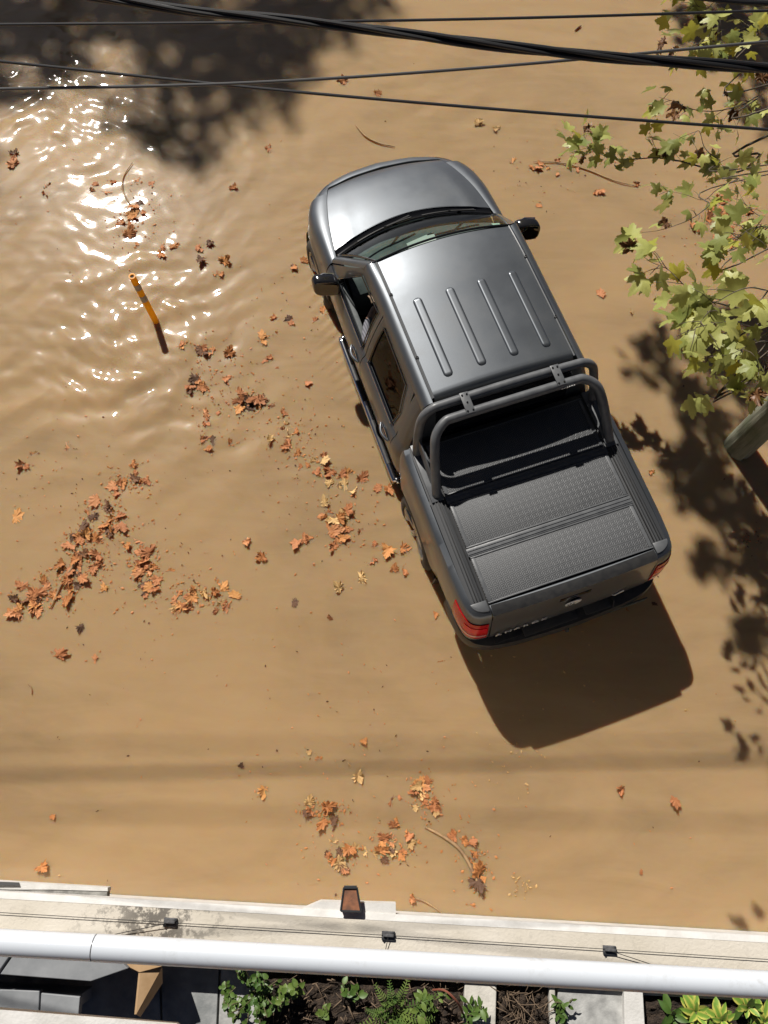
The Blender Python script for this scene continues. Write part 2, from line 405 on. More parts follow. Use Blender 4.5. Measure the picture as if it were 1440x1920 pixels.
# diamond tread plate: small groups of raised bars, every second group turned
M_tread = pmat('tread_plate', (.105, .108, .112), .55, .15)
def tread_nodes(m, c, strength, bars=2.6):
    nb = NB(m); tc = nb.n('ShaderNodeTexCoord'); sp = nb.n('ShaderNodeSeparateXYZ'); nb.l.new(tc.outputs['Object'], sp.inputs[0])
    x = nb.m('DIVIDE', sp.outputs[0], c); y = nb.m('DIVIDE', sp.outputs[1], c)
    a = nb.m('ADD', x, y); e = nb.m('SUBTRACT', x, y)
    par = nb.m('FLOORED_MODULO', nb.m('ADD', nb.m('FLOOR', a), nb.m('FLOOR', e)), 2.0)
    la = nb.m('SUBTRACT', nb.m('FRACT', a), .5); le = nb.m('SUBTRACT', nb.m('FRACT', e), .5)
    mixm = lambda p, q: nb.m('ADD', nb.m('MULTIPLY', p, par), nb.m('MULTIPLY', q, nb.m('SUBTRACT', 1.0, par)))
    al = mixm(la, le); ac = mixm(le, la)
    s = nb.m('COSINE', nb.m('MULTIPLY', ac, 2 * math.pi * bars))
    mask = nb.m('SMOOTH_MIN', nb.m('MULTIPLY', nb.m('SUBTRACT', .47, nb.m('ABSOLUTE', al)), 8.0), 1.0, .3)
    h = nb.m('MULTIPLY', nb.m('MAXIMUM', s, 0.0), nb.m('MAXIMUM', mask, 0.0))
    nb.l.new(nb.bump(h, strength, .004), bsdf(m).inputs['Normal'])
    d = nb.noise(tc.outputs['Object'], 5, 6, .6)
    col = nb.mix(h, nb.ramp(d, [(.3, (.066, .068, .071)), (.7, (.086, .088, .091))]), (.185, .19, .195))
    nb.l.new(col, bsdf(m).inputs['Base Color']); nb.l.new(nb.ramp(d, [(.3, (.5,) * 3), (.7, (.65,) * 3)]), bsdf(m).inputs['Roughness'])
tread_nodes(M_tread, .054, .5)
M_step = pmat('step_tread', (.03, .03, .032), .5); tread_nodes(M_step, .03, .8)
nbx = NB(M_step); bsdf(M_step).inputs['Base Color'].links and M_step.node_tree.links.remove(bsdf(M_step).inputs['Base Color'].links[0]); bsdf(M_step).inputs['Base Color'].default_value = (.035, .036, .038, 1)
# grooved rail
M_rail = pmat('ribbed_rail', (.04, .042, .045), .5)

RA, FA, AR = 1.29, 4.40, .455            # axle positions, arch radius
def Wd(y): return cint(y, [0, .15, .3, .6, 1.2, 2.0, 3.0, 3.9, 4.4, 4.65, 4.78, 4.86], [.86, .90, .935, .955, .963, .965, .965, .96, .955, .93, .895, .86])
def flare(y, z):
    f = 0
    for a in (RA, FA):
        r = math.hypot(y - a, z - .385)
        f += .022 * math.exp(-((r - AR) / .07) ** 2)
    return f
def zbot(y, sill=.47):
    for a in (RA, FA):
        if abs(y - a) < AR: return max(sill, .385 + math.sqrt(AR * AR - (y - a) ** 2))
    return sill
centre = lambda p: Vector((0, p.y, .7))

# --- doors
def door_dx(z): return cint(z, [.46, .52, .62, .75, .88, .97, 1.05, 1.10, 1.125], [-.075, -.045, -.02, -.004, .0, .004, -.008, -.03, -.052])
def up_x(z): return cint(z, [1.125, 1.3, 1.5, 1.66], [.913, .868, .802, .735])
def S(y, z):                              # outer skin above the belt line
    k = 0 if y < 3.5 else (y - 3.5) * .05
    return up_x(z) - k
def ringpts(poly, n):
    P = [Vector((a, b)) for a, b in poly]; m = len(P); out = []
    for i in range(m):
        for k in range(n): out.append(P[i].lerp(P[(i + 1) % m], k / n))
    return out
def make_door(side, y0, y1, outer, inner, opened, nm):
    d = thing  # noqa
    mb = MB()
    mb.grid(lambda i, j: (side * (Wd(y0 + (y1 - y0) * i) + door_dx(.47 + (1.125 - .47) * j) + flare(y0 + (y1 - y0) * i, .47 + .655 * j) * .5), y0 + (y1 - y0) * i, .47 + (1.125 - .47) * j), 14, 22)
    n = 7; O = ringpts(outer, n); I = ringpts(inner, n); m = len(O); vs = []
    for t in (0, .5, 1):
        for a, b2 in zip(O, I):
            q = a.lerp(b2, t); vs.append((side * (S(q.x, q.y) - (.012 if t == 1 else 0)), q.x, q.y))
    fs = [(r * m + k, r * m + (k + 1) % m, (r + 1) * m + (k + 1) % m, (r + 1) * m + k) for r in range(2) for k in range(m)]
    mb.add(vs, fs)
    V = mb.v; bm = bmesh.new()
    for v in V: bm.verts.new(v)
    bm.verts.ensure_lookup_table()
    for f in mb.f: bm.faces.new([bm.verts[i] for i in f])
    bmesh.ops.recalc_face_normals(bm, faces=bm.faces)
    me = bpy.data.meshes.new('door')
    s = sum(f.normal.x * side * f.calc_area() for f in bm.faces)
    # the two shells are separate islands: orient each outward
    for f in bm.faces:
        if f.normal.x * side < 0: f.normal_flip()
    bm.to_mesh(me); bm.free(); me.materials.append(M_paint); me.polygons.foreach_set('use_smooth', [True] * len(me.polygons))
    o = bpy.data.objects.new('door', me); COL.objects.link(o); o.parent = truck
    md = o.modifiers.new('solid', 'SOLIDIFY'); md.thickness = .022; md.offset = -1
    o.modifiers.new('split', 'EDGE_SPLIT').split_angle = R(40)
    # dark window seal
    seal = [(side * (S(q.x, q.y) + .001), q.x, q.y) for q in I]
    MB().tube(seal + [seal[0]], .007, 6).build('window_seal', M_gloss, o)
    belt = [(side * (S(inner[0][0] + (inner[-1][0] - inner[0][0]) * k / 6, 1.14) + .010), inner[0][0] + (inner[-1][0] - inner[0][0]) * k / 6, 1.137) for k in range(7)]
    MB().tube(belt, .009, 8).build('belt_trim', M_chr, o)
    if not opened:
        cy = sum(p[0] for p in inner) / len(inner); cz = sum(p[1] for p in inner) / len(inner)
        vs = [(side * (S(cy, cz) - .012), cy, cz)] + [(side * (S(q.x, q.y) - .012), q.x, q.y) for q in I]
        fs = [(0, k + 1, (k + 1) % m + 1) for k in range(m)]
        MB().add(vs, fs).build('window', M_tint, o, out=centre)
    else:                                 # the lowered pane's top edge in its slot
        MB().box((side * (S(3.3, 1.13) - .014), 3.3, 1.135), (.005, .75, .02)).build('window', M_tint, o)
    # handle: scooped cup and a bar
    hy = y0 + .13; hz = .975; hx = Wd(hy) + .004
    cup = MB().grid(lambda i, j: (side * (hx + .003 - .0 * i), hy + .085 * (2 * i - 1) * math.sqrt(max(0, 1 - (2 * j - 1) ** 2)), hz + .042 * (2 * j - 1)), 10, 10)
    cup.build('handle_cup', M_gloss, o, out=centre)
    bar = [(side * (hx + .006 + .032 * math.sin(math.pi * k / 10)), hy - .10 + .20 * k / 10, hz + .012) for k in range(11)]
    MB().tube(bar, [.008, .012, .014, .015, .015, .015, .015, .015, .014, .012, .008], 10).build('handle', M_paint, o)
    rim = [(side * (hx + .004), hy + .088 * math.cos(t), hz + .045 * math.sin(t)) for t in [math.pi * 2 * k / 24 for k in range(25)]]
    MB().tube(rim, .004, 6).build('handle_rim', M_chr, o)
    return o
FD_O = [(3.935, 1.125), (3.40, 1.655), (2.872, 1.665), (2.862, 1.125)]
FD_I = [(3.74, 1.145), (3.375, 1.59), (2.955, 1.605), (2.945, 1.145)]
RD_O = [(2.852, 1.125), (2.862, 1.665), (2.08, 1.655), (1.985, 1.40), (2.0, 1.125)]
RD_I = [(2.775, 1.145), (2.785, 1.605), (2.20, 1.59), (2.085, 1.34), (2.11, 1.145)]
for sd in (-1, 1):
    make_door(sd, 2.862, 3.930, FD_O, FD_I, sd < 0, 'f')
    make_door(sd, 1.992, 2.852, RD_O, RD_I, False, 'r')
# cab corner behind the rear door, lower and upper
for sd in (-1, 1):
    mb = MB()
    yc = [1.985, 1.93, 1.86, 1.815, 1.80]; ins = [0, .0, .012, .05, .16]
    def cc(i, j, sd=sd):
        t = i * 4; k = min(int(t), 3); f = t - k
        y = yc[k] + (yc[k + 1] - yc[k]) * f; q = ins[k] + (ins[k + 1] - ins[k]) * f
        z = .47 + (1.66 - .47) * j
        x = Wd(2.0) + door_dx(z) if z < 1.125 else up_x(z)
        return (sd * (x - q), y + max(0, z - 1.125) * .13 + (0 if z < 1.125 else 0), z)
    mb.grid(cc, 12, 34).build('cab_corner', M_paint, truck, solid=.02, out=lambda p: Vector((0, 2.6, .9)))

# --- roof
def roof_pt(i, j):
    u = 2 * i - 1; x = u * .622
    y = 1.878 + j * (3.40 - .03 * u * u - 1.878)
    z = 1.762 + .042 * (1 - u * u) - .05 * max(0, (y - 2.9) / .5) ** 2 * .6
    if y < 1.955: z -= .075 * ((1.955 - y) / .077) ** 2
    return (x, y, z)
def roof_z(x, y):
    u = x / .622; return 1.762 + .042 * (1 - u * u) - .03 * max(0, (y - 2.9) / .5) ** 2
jj = [0, .006, .012, .02, .03, .04, .05, .07] + [.1 + .9 * k / 24 for k in range(25)]
mb = MB(); vs = [roof_pt(i / 26, j) for j in jj for i in range(27)]
mb.add(vs, [(r * 27 + i, r * 27 + i + 1, (r + 1) * 27 + i + 1, (r + 1) * 27 + i) for r in range(len(jj) - 1) for i in range(26)])
roof = mb.build('roof', M_paint, truck, solid=.03, out=lambda p: Vector((0, p.y, 1)))
for xr in (-.44, -.145, .145, .44):      # four stamped ribs
    w, y0, y1 = .041, 2.055, 2.87
    def rib(i, j, xr=xr):
        a = 2 * i - 1; y = y0 + (y1 - y0) * j
        e = min(j, 1 - j) * (y1 - y0); end = math.sqrt(max(0, 1 - (1 - min(1, e / w)) ** 2)) if e < w else 1
        hgt = .014 * (1 - a ** 6) * min(1, e / .02)
        x = xr + a * w * max(.25, end)
        return (x, y, roof_z(x, y) + hgt - .001)
    MB().grid(rib, 12, 60).build('roof_rib', M_paint, roof, out=lambda p: Vector((p.x, p.y, 1)), auto=False)
M_strip = pmat('roof_strip_rubber', (.10, .105, .11), .35)
for sd in (-1, 1):
    st = MB().tube([(sd * .629, y, roof_z(.622, y) - .002) for y in np.linspace(1.92, 3.36, 14)], .009, 8).build('roof_strip', M_strip, roof)
    MB().tube([(sd * .641, y, roof_z(.622, y) - .004) for y in np.linspace(1.92, 3.36, 14)], .005, 6).build('roof_strip', M_chr if sd > 0 else M_strip, roof)
    for y in (2.32, 2.98):
        MB().lathe([(0, .0), (.010, .010), (.008, .014), (0, .015)], (sd * .629, y, roof_z(.622, y) + .002), 'z', 12).build('plug', M_blk, roof)
    # cant rail
    def cant(i, j, sd=sd):
        y = 1.885 + (3.385 - 1.885) * j; a = i
        p0, p1, p2 = Vector((.648, 1.757)), Vector((.725, 1.752)), Vector((.740, 1.662))
        q = p0 * (1 - a) ** 2 + p1 * 2 * a * (1 - a) + p2 * a * a
        dz = -.03 * max(0, (y - 2.9) / .5) ** 2
        return (sd * q.x, y, q.y + dz * (1 - a))
    MB().grid(cant, 12, 20).build('cant_rail', M_paint, roof, solid=.02, out=lambda p: Vector((0, p.y, 1.4)))
    # front pillar
    def pil(i, j, sd=sd):
        a = Vector((.812, 3.985, 1.155)).lerp(Vector((.640, 3.372, 1.742)), j)
        c = Vector((.893, 3.955, 1.125)).lerp(Vector((.742, 3.395, 1.66)), j)
        q = a.lerp(c, i); q.z += .022 * math.sin(math.pi * i); q.x += .012 * math.sin(math.pi * i)
        return (sd * q.x, q.y, q.z)
    MB().grid(pil, 8, 14).build('front_pillar', M_paint, truck, solid=.02, out=lambda p: Vector((0, p.y - .2, 1)))

# --- windscreen, cowl, wipers
def ws(i, j):
    u = 2 * i - 1
    a = Vector((u * .805, 4.155 - .175 * u * u, 1.165 + .02 * (1 - u * u))); c = Vector((u * .630, 3.415 - .045 * u * u, 1.738 + .045 * (1 - u * u)))
    q = a.lerp(c, j); q.z += .03 * math.sin(math.pi * j); return q
wsc = MB().grid(ws, 24, 16).build('windscreen', M_wind, truck, out=lambda p: Vector((0, 3, 1)))
edge = [ws(i / 24, 0) for i in range(25)] + [ws(1, j / 12) for j in range(1, 13)] + [ws(1 - i / 24, 1) for i in range(1, 25)] + [ws(0, 1 - j / 12) for j in range(1, 13)]
MB().tube(edge, .011, 6).build('windscreen_seal', M_gloss, wsc)
st = MB().grid(lambda i, j: Vector(ws(.90 + .055 * i, .80 + .12 * j)) - Vector((0, .01, .012)), 2, 2)
st.build('sticker', pmat('sticker_paper', (.55, .68, .6), .6), wsc)
def cow(i, j):
    u = 2 * i - 1
    a = Vector((u * .82, 4.250 - .185 * u * u, 1.150 + .035 * (1 - u * u))); c = Vector((u * .80, 4.150 - .175 * u * u, 1.150 + .02 * (1 - u * u)))
    q = a.lerp(c, j); q.z -= .018 * math.sin(math.pi * j); return q
MB().grid(cow, 24, 5).build('cowl', M_gloss, truck, solid=.01, out=lambda p: Vector((0, p.y, 1)))
for (u0, u1, jt) in ((.50, .12, .055), (.90, .56, .05)):
    P = [Vector(ws(u0 + (u1 - u0) * k / 10, .02 + jt * math.sin(math.pi * .5 * k / 10))) + Vector((0, .01, .022)) for k in range(11)]
    wp = MB().tube(P, .008, 6).build('wiper', M_blk, truck)
    MB().tube([Vector(cow(u0, .4)) + Vector((0, 0, .01)), Vector(cow(u0 + (u1 - u0) * .25, .8)) + Vector((0, 0, .035)), P[5] + Vector((0, 0, .01))], [.014, .010, .007], 6).build('wiper_arm', M_blk, wp)

# --- bonnet, wings, nose
def xh(y): return cint(y, [4.0, 4.37, 4.73, 4.86, 4.98], [.832, .785, .700, .655, .605])
def zh(y): return cint(y, [4.0, 4.4, 4.73, 4.90, 4.99, 5.10], [1.150, 1.118, 1.066, 1.025, .985, .93])
def bon(i, j):
    u = 2 * i - 1; yr = 4.245 - .185 * u * u; yf = 5.055 - .085 * u * u
    y = yr + (yf - yr) * j; x = u * (xh(min(y, 4.98)) - .005)
    z = zh(y) + .050 * (1 - abs(u) ** 2.4) * (1 - .35 * j ** 3)
    z += .006 * math.exp(-((abs(u) - .80) / .10) ** 2) * (1 - j)      # raised shoulders
    if j > .93: z -= .03 * ((j - .93) / .07) ** 2
    return (x, y, z)
bonnet = MB().grid(bon, 36, 40).build('bonnet', M_paint, truck, solid=.02, out=lambda p: Vector((0, p.y, .5)))
for sd in (-1, 1):
    def wing(i, j, sd=sd):
        y = 3.945 + (4.86 - 3.945) * i; w = Wd(y); zs = zh(y); zb = zbot(y)
        a = j
        if a < .4:
            t = a / .4; p0 = Vector((xh(y), zs - .004)); p1 = Vector((w - .03, zs + .012)); p2 = Vector((w - .004, zs - .13))
            q = p0 * (1 - t) ** 2 + p1 * 2 * t * (1 - t) + p2 * t * t; x, z = q.x, q.y
        else:
            t = (a - .4) / .6; z = (zs - .13) + (zb - (zs - .13)) * t
            x = w - .004 + .006 * math.sin(math.pi * t) - (.05 * max(0, (.62 - z) / .2) if z < .62 else 0)
        if y < 4.03 and a < .4: pass
        return (sd * (x + flare(y, z)), y, z)
    MB().grid(wing, 30, 30).build('front_wing', M_paint, truck, solid=.018, out=centre)
NO = [(0, 5.225), (.3, 5.195), (.58, 5.115), (.76, 5.0), (.83, 4.92), (.862, 4.862)]
NI = [(0, 5.058), (.3, 5.040), (.50, 5.0), (.602, 4.975), (.632, 4.925), (.657, 4.862)]
sl = [0, .3, .58, .76, .88, 1.0]
def nose_pt(s, r):
    a = abs(s); sg = 1 if s >= 0 else -1
    ox = cint(a, sl, [p[0] for p in NO]); oy = cint(a, sl, [p[1] for p in NO]); ix = cint(a, sl, [p[0] for p in NI]); iy = cint(a, sl, [p[1] for p in NI])
    zi = zh(min(iy, 4.98)) - .006 + .012 * (1 - a)
    if r <= .5:
        t = r / .5; p0 = Vector((ix, iy, zi)); p2 = Vector((ox, oy, .84)); p1 = p0.lerp(p2, .75); p1.z = zi - .015
        q = p0 * (1 - t) ** 2 + p1 * 2 * t * (1 - t) + p2 * t * t
    else:
        t = (r - .5) / .5; k = 1 + .012 * math.sin(math.pi * t) - .03 * max(0, t - .6)
        q = Vector((ox * k, 4.6 + (oy - 4.6) * (1 + .05 * math.sin(math.pi * t) - .18 * max(0, t - .6)), .84 + (.36 - .84) * t))
    return Vector((sg * q.x, q.y, q.z))
nose = MB().grid(lambda i, j: nose_pt(2 * i - 1, j), 60, 24).build('front_bumper', M_paint, truck, solid=.02, out=lambda p: Vector((0, 4.4, .5)))
def off(p, d, c=Vector((0, 4.4, .55))): return p + (p - c).normalized() * d
MB().grid(lambda i, j: off(nose_pt(-.55 + 1.1 * i, .40 + .22 * j), .006), 20, 6).build('grille', M_gloss, nose, solid=.01, out=lambda p: Vector((0, 4.4, .5)))
for k in range(3):
    MB().tube([off(nose_pt(-.54 + 1.08 * i / 20, .44 + .06 * k), .012) for i in range(21)], .006, 6).build('grille_bar', M_chr, nose)
M_lamp = pmat('headlamp_lens', (.20, .24, .27), .05, .4, coat=1.0)
for sd in (-1, 1):
    MB().grid(lambda i, j: off(nose_pt(sd * (.66 + .30 * i), .12 + .30 * j + .06 * i), .004), 12, 8).build('headlight', M_lamp, truck, solid=.006, out=lambda p: Vector((0, 4.4, .5)))

# --- load bed: sides wrap round the rear corners
BO = [(1.775, .948), (1.74, .955), (1.5, .962), (1.0, .963), (.6, .959), (.38, .950), (.25, .930), (.185, .890), (.155, .825), (.145, .742)]
bl = [0.0]
for a, c in zip(BO, BO[1:]): bl.append(bl[-1] + math.hypot(a[0] - c[0], a[1] - c[1]))
def bed_out(t):
    s = t * bl[-1]; return cint(s, bl, [-p[0] for p in BO]) * -1, cint(s, bl, [p[1] for p in BO])
def bed_pt(t, z, sd, extra=0.0):
    y, x = bed_out(t); y2, x2 = bed_out(min(1, t + .004)); y1, x1 = bed_out(max(0, t - .004))
    ty, tx = y2 - y1, x2 - x1; L = math.hypot(ty, tx); ny, nx_ = tx / L, -ty / L        # outward normal (points +x / -y)
    o = cint(z, [.45, .55, .70, .85, 1.0, 1.12, 1.20, 1.25, 1.272, 1.276], [-.07, -.035, -.012, 0, .004, .002, -.006, -.022, -.05, -.075]) + extra
    tl = .065 * min(1, max(0, (1.22 - z) / .42)) * min(1, max(0, (.75 - y) / .45))
    fl = flare(y, z)
    return Vector((sd * (x + nx_ * o + fl), y + ny * o - tl, z))
tt = [k / 70 for k in range(71)]
zl = [0, .12, .24, .36, .48, .58, .68, .76, .83, .88, .92, .95, .975, 1.0]
sides = {}
for sd in (-1, 1):
    vs = []
    for t in tt:
        y, x = bed_out(t); zb = zbot(y, .50); zb = max(zb, .50 if y > .62 else .68) if y > .62 else max(.70, zb)
        for q in zl: vs.append(bed_pt(t, zb + (1.276 - zb) * q, sd))
    m = len(zl)
    sides[sd] = MB().add(vs, [(a * m + c, a * m + c + 1, (a + 1) * m + c + 1, (a + 1) * m + c) for a in range(70) for c in range(m - 1)]).build('bed_side', M_paint, truck, solid=.018, out=lambda p: Vector((0, max(p.y, .5), .7)))
    # fuel flap / seam and rail cap
    rc = MB().grid(lambda i, j: (sd * (.745 + (.880 - .745) * j + (-.0 if i > .1 else 0)), 1.77 - (1.77 - .30) * i, 1.270 + .012 * math.sin(math.pi * j)), 12, 8)
    rail = rc.build('bed_rail', M_rail, truck, solid=.03, out=lambda p: Vector((p.x, p.y, 1)))
    for k, xx in enumerate((.765, .79, .815, .84)):
        MB().box((sd * xx, 1.03, 1.284), (.008, 1.44, .010)).build('rail_ridge', M_rail if k % 2 else M_blk, rail, bevel=.002)
    # rounded corner cap at the tailgate
    cap = []
    for k in range(9):
        w = math.pi / 2 * k / 8
        cap.append((sd * (.745 + .135 * math.cos(w)), .30 - .095 * math.sin(w), 1.282))
    cap = [(sd * .745, .30, 1.282)] + cap
    MB().prism(cap, .03).build('rail_cap', M_bar, truck, bevel=.006)
    # tail light on the corner
    tlm = sides[sd]
M_red = pmat('red_lens', (.42, .006, .012), .12, spec=.25); bsdf(M_red).inputs['Subsurface Weight'].default_value = .0
M_red2 = pmat('red_lens_bright', (.60, .012, .02), .15, spec=.25)
M_clr = pmat('clear_lens', (.55, .28, .28), .1, coat=1.0)
for sd in (-1, 1):
    lens = MB().grid(lambda i, j: bed_pt(.775 + .213 * i, .84 + .30 * j + (.02 * (1 - i)) * (2 * j - 1), sd, .008 + .004 * math.sin(math.pi * j)), 18, 10).build('tail_light', M_red, truck, solid=.012, out=lambda p: Vector((0, .6, .9)))
    MB().grid(lambda i, j: bed_pt(.875 + .105 * i, .99 + .09 * j, sd, .015), 12, 4).build('lamp_segment', M_red2, lens, solid=.004, out=lambda p: Vector((0, .6, .9)))
    MB().grid(lambda i, j: bed_pt(.845 + .14 * i, .89 + .03 * j, sd, .014), 14, 3).build('reverse_lamp', M_clr, lens, solid=.004, out=lambda p: Vector((0, .6, .9)))

# --- hard tonneau cover
MB().box((0, 1.0, 1.245), (1.50, 1.56, .03)).build('cover_base', M_blk, truck)
for (y0, y1) in ((.262, .672), (.752, 1.165), (1.245, 1.735)):
    MB().box((0, (y0 + y1) / 2, 1.272), (1.47, y1 - y0, .022)).build('cover_panel', M_tread, truck, bevel=.004)
    fr = MB()
    fr.box((0, y0 + .006, 1.286), (1.47, .012, .006)); fr.box((0, y1 - .006, 1.286), (1.47, .012, .006)); fr.box((-.715, (y0 + y1) / 2, 1.286), (.03, y1 - y0 - .03, .005)); fr.box((.715, (y0 + y1) / 2, 1.286), (.03, y1 - y0 - .03, .005))
    fr.build('panel_edge', M_bar, truck, bevel=.002)
for yy in (.712, 1.205):
    hg = MB().box((0, yy, 1.276), (1.49, .072, .020)).build('hinge_strip', M_bar, truck, bevel=.005)
    MB().box((0, yy + .014, 1.288), (1.48, .010, .006)).build('hinge_ridge', M_bar, hg); MB().box((0, yy - .014, 1.288), (1.48, .010, .006)).build('hinge_ridge', M_bar, hg)

# --- sport bar
sb = bpy.data.objects.new('sport_bar', None); COL.objects.link(sb); sb.parent = truck
rear = catmull([(-.805, 1.275, 1.28), (-.785, 1.38, 1.42), (-.755, 1.52, 1.60), (-.715, 1.62, 1.705), (-.62, 1.69, 1.755), (-.50, 1.70, 1.765), (0, 1.70, 1.77), (.50, 1.70, 1.765), (.62, 1.69, 1.755), (.715, 1.62, 1.705), (.755, 1.52, 1.60), (.785, 1.38, 1.42), (.805, 1.275, 1.28)], 8)
front = catmull([(-.83, 1.70, 1.28), (-.82, 1.735, 1.42), (-.80, 1.775, 1.56), (-.765, 1.81, 1.69), (-.68, 1.83, 1.762), (-.55, 1.835, 1.775), (0, 1.84, 1.78), (.55, 1.835, 1.775), (.68, 1.83, 1.762), (.765, 1.81, 1.69), (.80, 1.775, 1.56), (.82, 1.735, 1.42), (.83, 1.70, 1.28)], 8)
MB().tube(rear, .040, 18).build('hoop', M_bar, sb, auto=False); MB().tube(front, .038, 18).build('hoop', M_bar, sb, auto=False)
for xx in (-.40, .40):
    br = MB().box((xx, 1.768, 1.818), (.075, .19, .007), (.06, 0, 0)).build('bracket', M_bar, sb, bevel=.003)
    for (dx, dy) in ((-.02, .07), (.02, .07), (-.024, -.075), (.024, -.075), (0, 0)):
        MB().lathe([(0, 0), (.006, .0), (.006, .008), (0, .009)], (xx + dx, 1.768 + dy, 1.821 + dy * .06), 'z', 8).build('bolt', M_gloss, sb)
for sd in (-1, 1):
    v = [(sd * .818, 1.72, 1.50), (sd * .818, 1.66, 1.50), (sd * .806, 1.33, 1.34), (sd * .806, 1.30, 1.29), (sd * .818, 1.40, 1.29), (sd * .825, 1.70, 1.40)]
    vs = v + [(x - sd * .012, y, z) for x, y, z in v]; k = len(v)
    MB().add(vs, [tuple(range(k)), tuple(reversed(range(k, 2 * k)))] + [(a, a + k, (a + 1) % k + k, (a + 1) % k) for a in range(k)]).build('side_plate', M_bar, sb)
    MB().box((sd * .81, 1.50, 1.287), (.11, .56, .012)).build('foot_plate', M_bar, sb, bevel=.004)
M_white = pmat('white_print', (.75, .75, .73), .5)
mk = MB()
for k in range(6): mk.box((.40 + .021 * k, 1.656, 1.775 + .002 * math.sin(k * 2.1)), (.012, .004, .016), (0, .35, 0))
mk.build('lettering', M_white, sb)

# --- cab rear wall and window
def rw(i, j):
    u = 2 * i - 1; z = .62 + (1.72 - .62) * j
    return (u * (.80 if z < 1.2 else .80 - (z - 1.2) * .30), 1.80 + max(0, z - 1.125) * .13, z)
cw = MB().grid(rw, 10, 14).build('cab_rear_wall', M_paint, truck, solid=.02, out=lambda p: Vector((0, 3, p.z)))
MB().grid(lambda i, j: (-.62 + 1.24 * i, 1.792 + (.10 + .40 * j) * .13, 1.22 + .40 * j), 4, 4).build('rear_window', M_gloss, cw, solid=.006, out=lambda p: Vector((0, 3, p.z)))

# --- tailgate
TG = [(.262, 1.268), (.235, 1.284), (.190, 1.284), (.158, 1.268), (.146, 1.22), (.134, 1.14), (.118, 1.05), (.098, .96), (.082, .88), (.078, .80), (.088, .74), (.115, .71)]
tgm = MB(); vs = []
for k in range(17):
    u = 2 * k / 16 - 1
    for (y, z) in TG: vs.append((u * .733, y - .018 * (1 - u * u), z))
m = len(TG)
tailgate = tgm.add(vs, [(a * m + c, a * m + c + 1, (a + 1) * m + c + 1, (a + 1) * m + c) for a in range(16) for c in range(m - 1)]).build('tailgate', M_paint, truck, solid=.02, out=lambda p: Vector((0, .8, 1.0)))
def tgy(x, z): return cint(-z, [-p[1] for p in TG[3:]], [p[0] for p in TG[3:]]) - .018 * (1 - (x / .733) ** 2)
MB().grid(lambda i, j: (-.728 + 1.456 * i, .245 - .09 * j - .018 * (1 - (2 * i - 1) ** 2), 1.289 - .012 * j * j), 16, 4).build('tailgate_cap', M_blk, tailgate, solid=.008, out=lambda p: Vector((0, p.y, 1)))
MB().grid(lambda i, j: (-.14 + .28 * i, tgy(0, 1.13 + .05 * j) - .003, 1.125 + .055 * j), 6, 3).build('handle_recess', M_gloss, tailgate, solid=.004, out=lambda p: Vector((0, .8, 1)))
MB().lathe([(0, 0), (.004, .010), (0, .014)], (.10, tgy(0, 1.17) - .006, 1.17), 'y', 12).build('lock', M_blk, tailgate)
ex, ez = .0, 1.03; ey = tgy(0, ez) - .008
em = MB(); em.tube([(ex + .068 * math.cos(t), ey, ez + .068 * math.sin(t)) for t in [2 * math.pi * k / 32 for k in range(33)]], .006, 6)
for pl in ([(-.03, .055), (0, .012), (.03, .055)], [(-.052, .03), (-.022, -.048), (0, -.004), (.022, -.048), (.052, .03)]):
    em.tube([(ex + a, ey - .002, ez + c) for a, c in pl], .005, 6)
M_badge = pmat('satin_chrome_badge', (.75, .76, .77), .4, .35)
em.build('emblem', M_badge, tailgate)
MB().lathe([(0, 0), (0, .066)], (ex, ey + .003, ez), 'y', 28).build('emblem_disc', M_gloss, tailgate)
def text_part(name, body, size, loc, mat, parent, spacing=1.0, ext=.004):
    cu = bpy.data.curves.new(name, 'FONT'); cu.body = body; cu.size = size; cu.extrude = ext; cu.space_character = spacing; cu.resolution_u = 3
    to = bpy.data.objects.new('tmp', cu); COL.objects.link(to)
    dg = bpy.context.evaluated_depsgraph_get(); me = bpy.data.meshes.new_from_object(to.evaluated_get(dg))
    COL.objects.unlink(to); bpy.data.objects.remove(to); me.name = name; me.materials.clear(); me.materials.append(mat)
    o = bpy.data.objects.new(name, me); COL.objects.link(o); o.parent = parent; o.location = loc; o.rotation_euler = (R(90), 0, 0)
    return o
text_part('lettering', 'AMAROK', .085, (-.69, tgy(-.5, .9) - .016, .855), M_badge, tailgate, 1.55)
MB().tube([(.40, tgy(.4, .86) - .006, .87), (.43, tgy(.4, .86) - .008, .85), (.50, tgy(.5, .86) - .006, .895)], .006, 6).build('badge', M_badge, tailgate)

# --- rear bumper
RB = [(-.962, .52), (-.955, .34), (-.925, .17), (-.85, .062), (-.70, -.005), (-.45, -.035), (0, -.05), (.45, -.035), (.70, -.005), (.85, .062), (.925, .17), (.955, .34), (.962, .52)]
rbl = [0.0]
for a, c in zip(RB, RB[1:]): rbl.append(rbl[-1] + math.hypot(a[0] - c[0], a[1] - c[1]))
def rb(i, j):
    s = i * rbl[-1]; x = cint(s, rbl, [p[0] for p in RB]); 
    y = cint(s, rbl, [-p[1] for p in RB]) * -1
    prof = [(.80, .725), (.90, .722), (.985, .705), (1.0, .66), (1.0, .58), (.985, .50), (.94, .45), (.85, .44)]
    k = j * 7; a = min(int(k), 6); f = k - a; sc = prof[a][0] + (prof[a + 1][0] - prof[a][0]) * f; z = prof[a][1] + (prof[a + 1][1] - prof[a][1]) * f
    c = Vector((0, 1.0)); q = Vector((x, y)); dd = (q - Vector((x * .9, .55))).normalized()
    ins = (1 - sc) * .9
    return (x - dd.x * ins, y - dd.y * ins, z)
